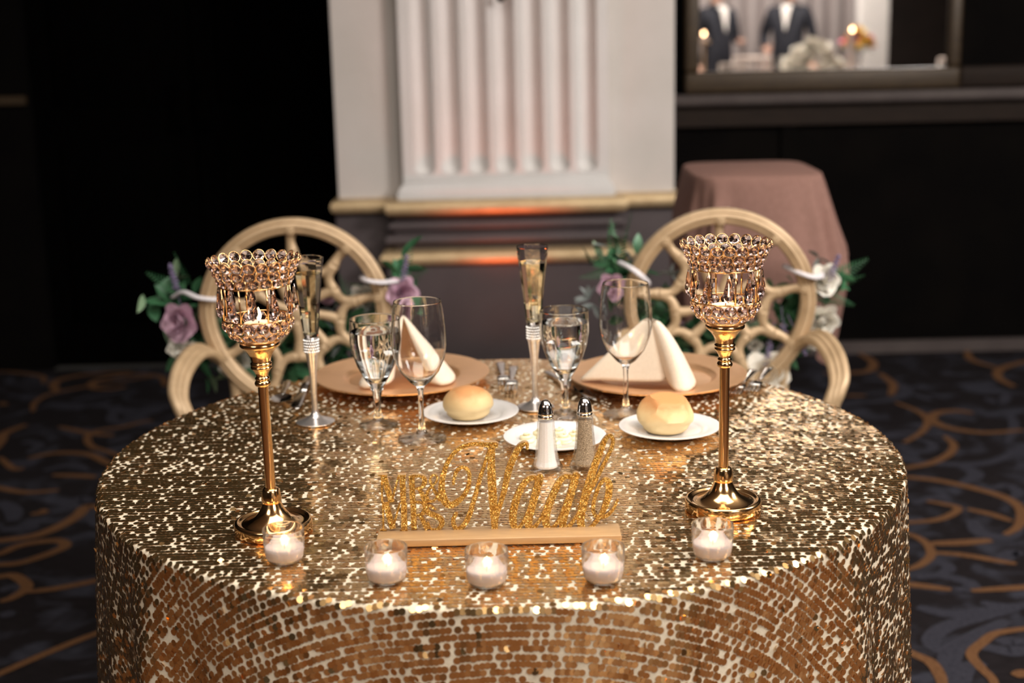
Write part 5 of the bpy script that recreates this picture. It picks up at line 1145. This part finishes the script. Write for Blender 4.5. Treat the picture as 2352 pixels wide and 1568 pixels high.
def person(loc, rz, label, arm_l, arm_r, hair_c, turn):
    """standing guest in a dark suit, one continuous skinned body"""
    root = empty('person', loc, (0, 0, rz)); tag(root, label, 'person', 'guests standing by their table')
    J = {'pel': (0, 0, 0.96), 'belly': (0, -0.01, 1.10), 'chest': (0, 0, 1.30), 'neck0': (0, 0.01, 1.46), 'neck1': (0, 0, 1.53), 'head0': (0, -0.012, 1.585), 'head1': (0, -0.012, 1.66), 'head2': (0, -0.005, 1.73)}
    Rr = {'pel': (0.165, 0.115), 'belly': (0.15, 0.115), 'chest': (0.175, 0.12), 'neck0': (0.075, 0.07), 'neck1': (0.055, 0.055), 'head0': (0.062, 0.075), 'head1': (0.078, 0.095), 'head2': (0.06, 0.075)}
    E_ = [('pel', 'belly'), ('belly', 'chest'), ('chest', 'neck0'), ('neck0', 'neck1'), ('neck1', 'head0'), ('head0', 'head1'), ('head1', 'head2')]
    for sd, arm in ((-1, arm_l), (1, arm_r)):
        n = 'l' if sd < 0 else 'r'
        J.update({n + 'sh': (sd * 0.185, 0.0, 1.40), n + 'el': arm[0], n + 'wr': arm[1], n + 'hip': (sd * 0.095, 0, 0.90), n + 'kn': (sd * 0.105, -0.015, 0.50), n + 'an': (sd * 0.11, 0.02, 0.09), n + 'toe': (sd * 0.13, -0.15, 0.035)})
        Rr.update({n + 'sh': (0.075, 0.07), n + 'el': (0.050, 0.050), n + 'wr': (0.036, 0.033), n + 'hip': (0.10, 0.10), n + 'kn': (0.068, 0.068), n + 'an': (0.05, 0.05), n + 'toe': (0.042, 0.034)})
        E_ += [('chest', n + 'sh'), (n + 'sh', n + 'el'), (n + 'el', n + 'wr'), ('pel', n + 'hip'), (n + 'hip', n + 'kn'), (n + 'kn', n + 'an'), (n + 'an', n + 'toe')]
    keys = list(J); idx = {k: i for i, k in enumerate(keys)}
    me = bpy.data.meshes.new('body'); me.from_pydata([J[k] for k in keys], [(idx[a], idx[b_]) for a, b_ in E_], []); me.update()
    o = obj('body', me, root)
    md = o.modifiers.new('skin', 'SKIN'); md.use_smooth_shade = True
    for i, k in enumerate(keys):
        sv = me.skin_vertices[0].data[i]; sv.radius = Rr[k]; sv.use_root = (k == 'pel')
    o.modifiers.new('smooth', 'SUBSURF').levels = 2; o.modifiers['smooth'].render_levels = 2
    nt = NT('suit_and_skin'); p = nt.n('ShaderNodeBsdfPrincipled'); p.inputs['Roughness'].default_value = 0.8
    tc = nt.n('ShaderNodeTexCoord'); sx = nt.n('ShaderNodeSeparateXYZ'); nt.l(tc.outputs['Object'], sx.inputs[0])
    rp = nt.n('ShaderNodeValToRGB'); rp.color_ramp.interpolation = 'CONSTANT'; e = rp.color_ramp.elements
    e[0].color = (0.008, 0.009, 0.016, 1); e[1].position = 0.5; e[1].color = (0.52, 0.30, 0.22, 1)
    mr = nt.n('ShaderNodeMapRange'); mr.inputs['From Min'].default_value = 1.26; mr.inputs['From Max'].default_value = 1.74; nt.l(sx.outputs['Z'], mr.inputs[0]); nt.l(mr.outputs[0], rp.inputs[0]); nt.l(rp.outputs[0], p.inputs['Base Color']); nt.l(p.outputs[0], nt.out.inputs[0])
    me.materials.append(nt.m)
    # shirt and tie, hair, face
    obj('shirt', MB().add([(-0.05, -0.118, 1.44), (0.05, -0.118, 1.44), (0.0, -0.148, 1.20), (-0.05, -0.06, 1.47), (0.05, -0.06, 1.47)], [(0, 2, 1), (3, 0, 1, 4)]).mesh('shirt', M['linen']), root)
    obj('hair', MB().lathe([(0, 0.105), (0.055, 0.092), (0.082, 0.055), (0.088, 0.0), (0.080, -0.05), (0.05, -0.07)], 20).mesh('hair', hair_c, 'all'), root, (0, 0.022, 1.685))
    for sd in (-1, 1):
        obj('eye', MB().lathe([(0, -0.009), (0.007, -0.005), (0.009, 0), (0.007, 0.005), (0, 0.009)], 10).mesh('eye', M['hair'], 'all'), root, (sd * 0.030, -0.092, 1.645))
        obj('ear', MB().lathe([(0, -0.028), (0.012, -0.015), (0.014, 0.01), (0, 0.028)], 10).mesh('ear', M['skin'], 'all'), root, (sd * 0.080, -0.005, 1.63))
    obj('nose', MB().tube([(0, -0.092, 1.645), (0, -0.118, 1.605), (0, -0.098, 1.598)], [0.008, 0.014, 0.009], 8).mesh('nose', M['skin'], 'all'), root)
    obj('mouth', MB().tube([(-0.022, -0.088, 1.572), (0, -0.098, 1.569), (0.022, -0.088, 1.572)], 0.005, 6).mesh('mouth', M['pink_bloom'], 'all'), root)
    for arm in (arm_l, arm_r):
        w = Vector(arm[1]); d = (w - Vector(arm[0])).normalized(); sdx = 1 if w.x > 0 else -1; side = Vector((0, 1, 0)).cross(d)
        if side.length < 0.1: side = Vector((1, 0, 0)).cross(d)
        side.normalize(); up_ = d.cross(side)
        hb = MB(); hb.tube([w, w + d * 0.05, w + d * 0.10], [0.030, 0.042, 0.038], 10, flat=0.5)
        for q, L in enumerate((0.065, 0.078, 0.072, 0.055)):
            s0 = w + d * 0.095 + side * (0.028 - 0.019 * q); hb.tube([s0, s0 + d * L * 0.5 + up_ * 0.006, s0 + d * L * 0.85 + up_ * 0.022], [0.0095, 0.009, 0.007], 7)
        s0 = w + d * 0.03 + side * 0.034; hb.tube([s0, s0 + d * 0.03 + side * 0.022, s0 + d * 0.06 + side * 0.026 + up_ * 0.012], [0.012, 0.0105, 0.008], 7)
        obj('hand', hb.mesh('hand', M['skin'], 'all'), root)
person((2.20, -5.45, 0.012), 2.6, 'guest in a dark suit with arms bent, by the candle stand', ((-0.27, 0.02, 1.13), (-0.14, -0.20, 1.12)), ((0.26, 0.05, 1.12), (0.25, -0.02, 0.88)), M['hair'], 0)
person((2.95, -5.50, 0.012), -2.7, 'guest in a dark suit with arms lowered, behind the white roses', ((-0.26, 0.03, 1.12), (-0.27, -0.06, 0.88)), ((0.27, 0.02, 1.13), (0.18, -0.2, 1.05)), M['hair'], 0)
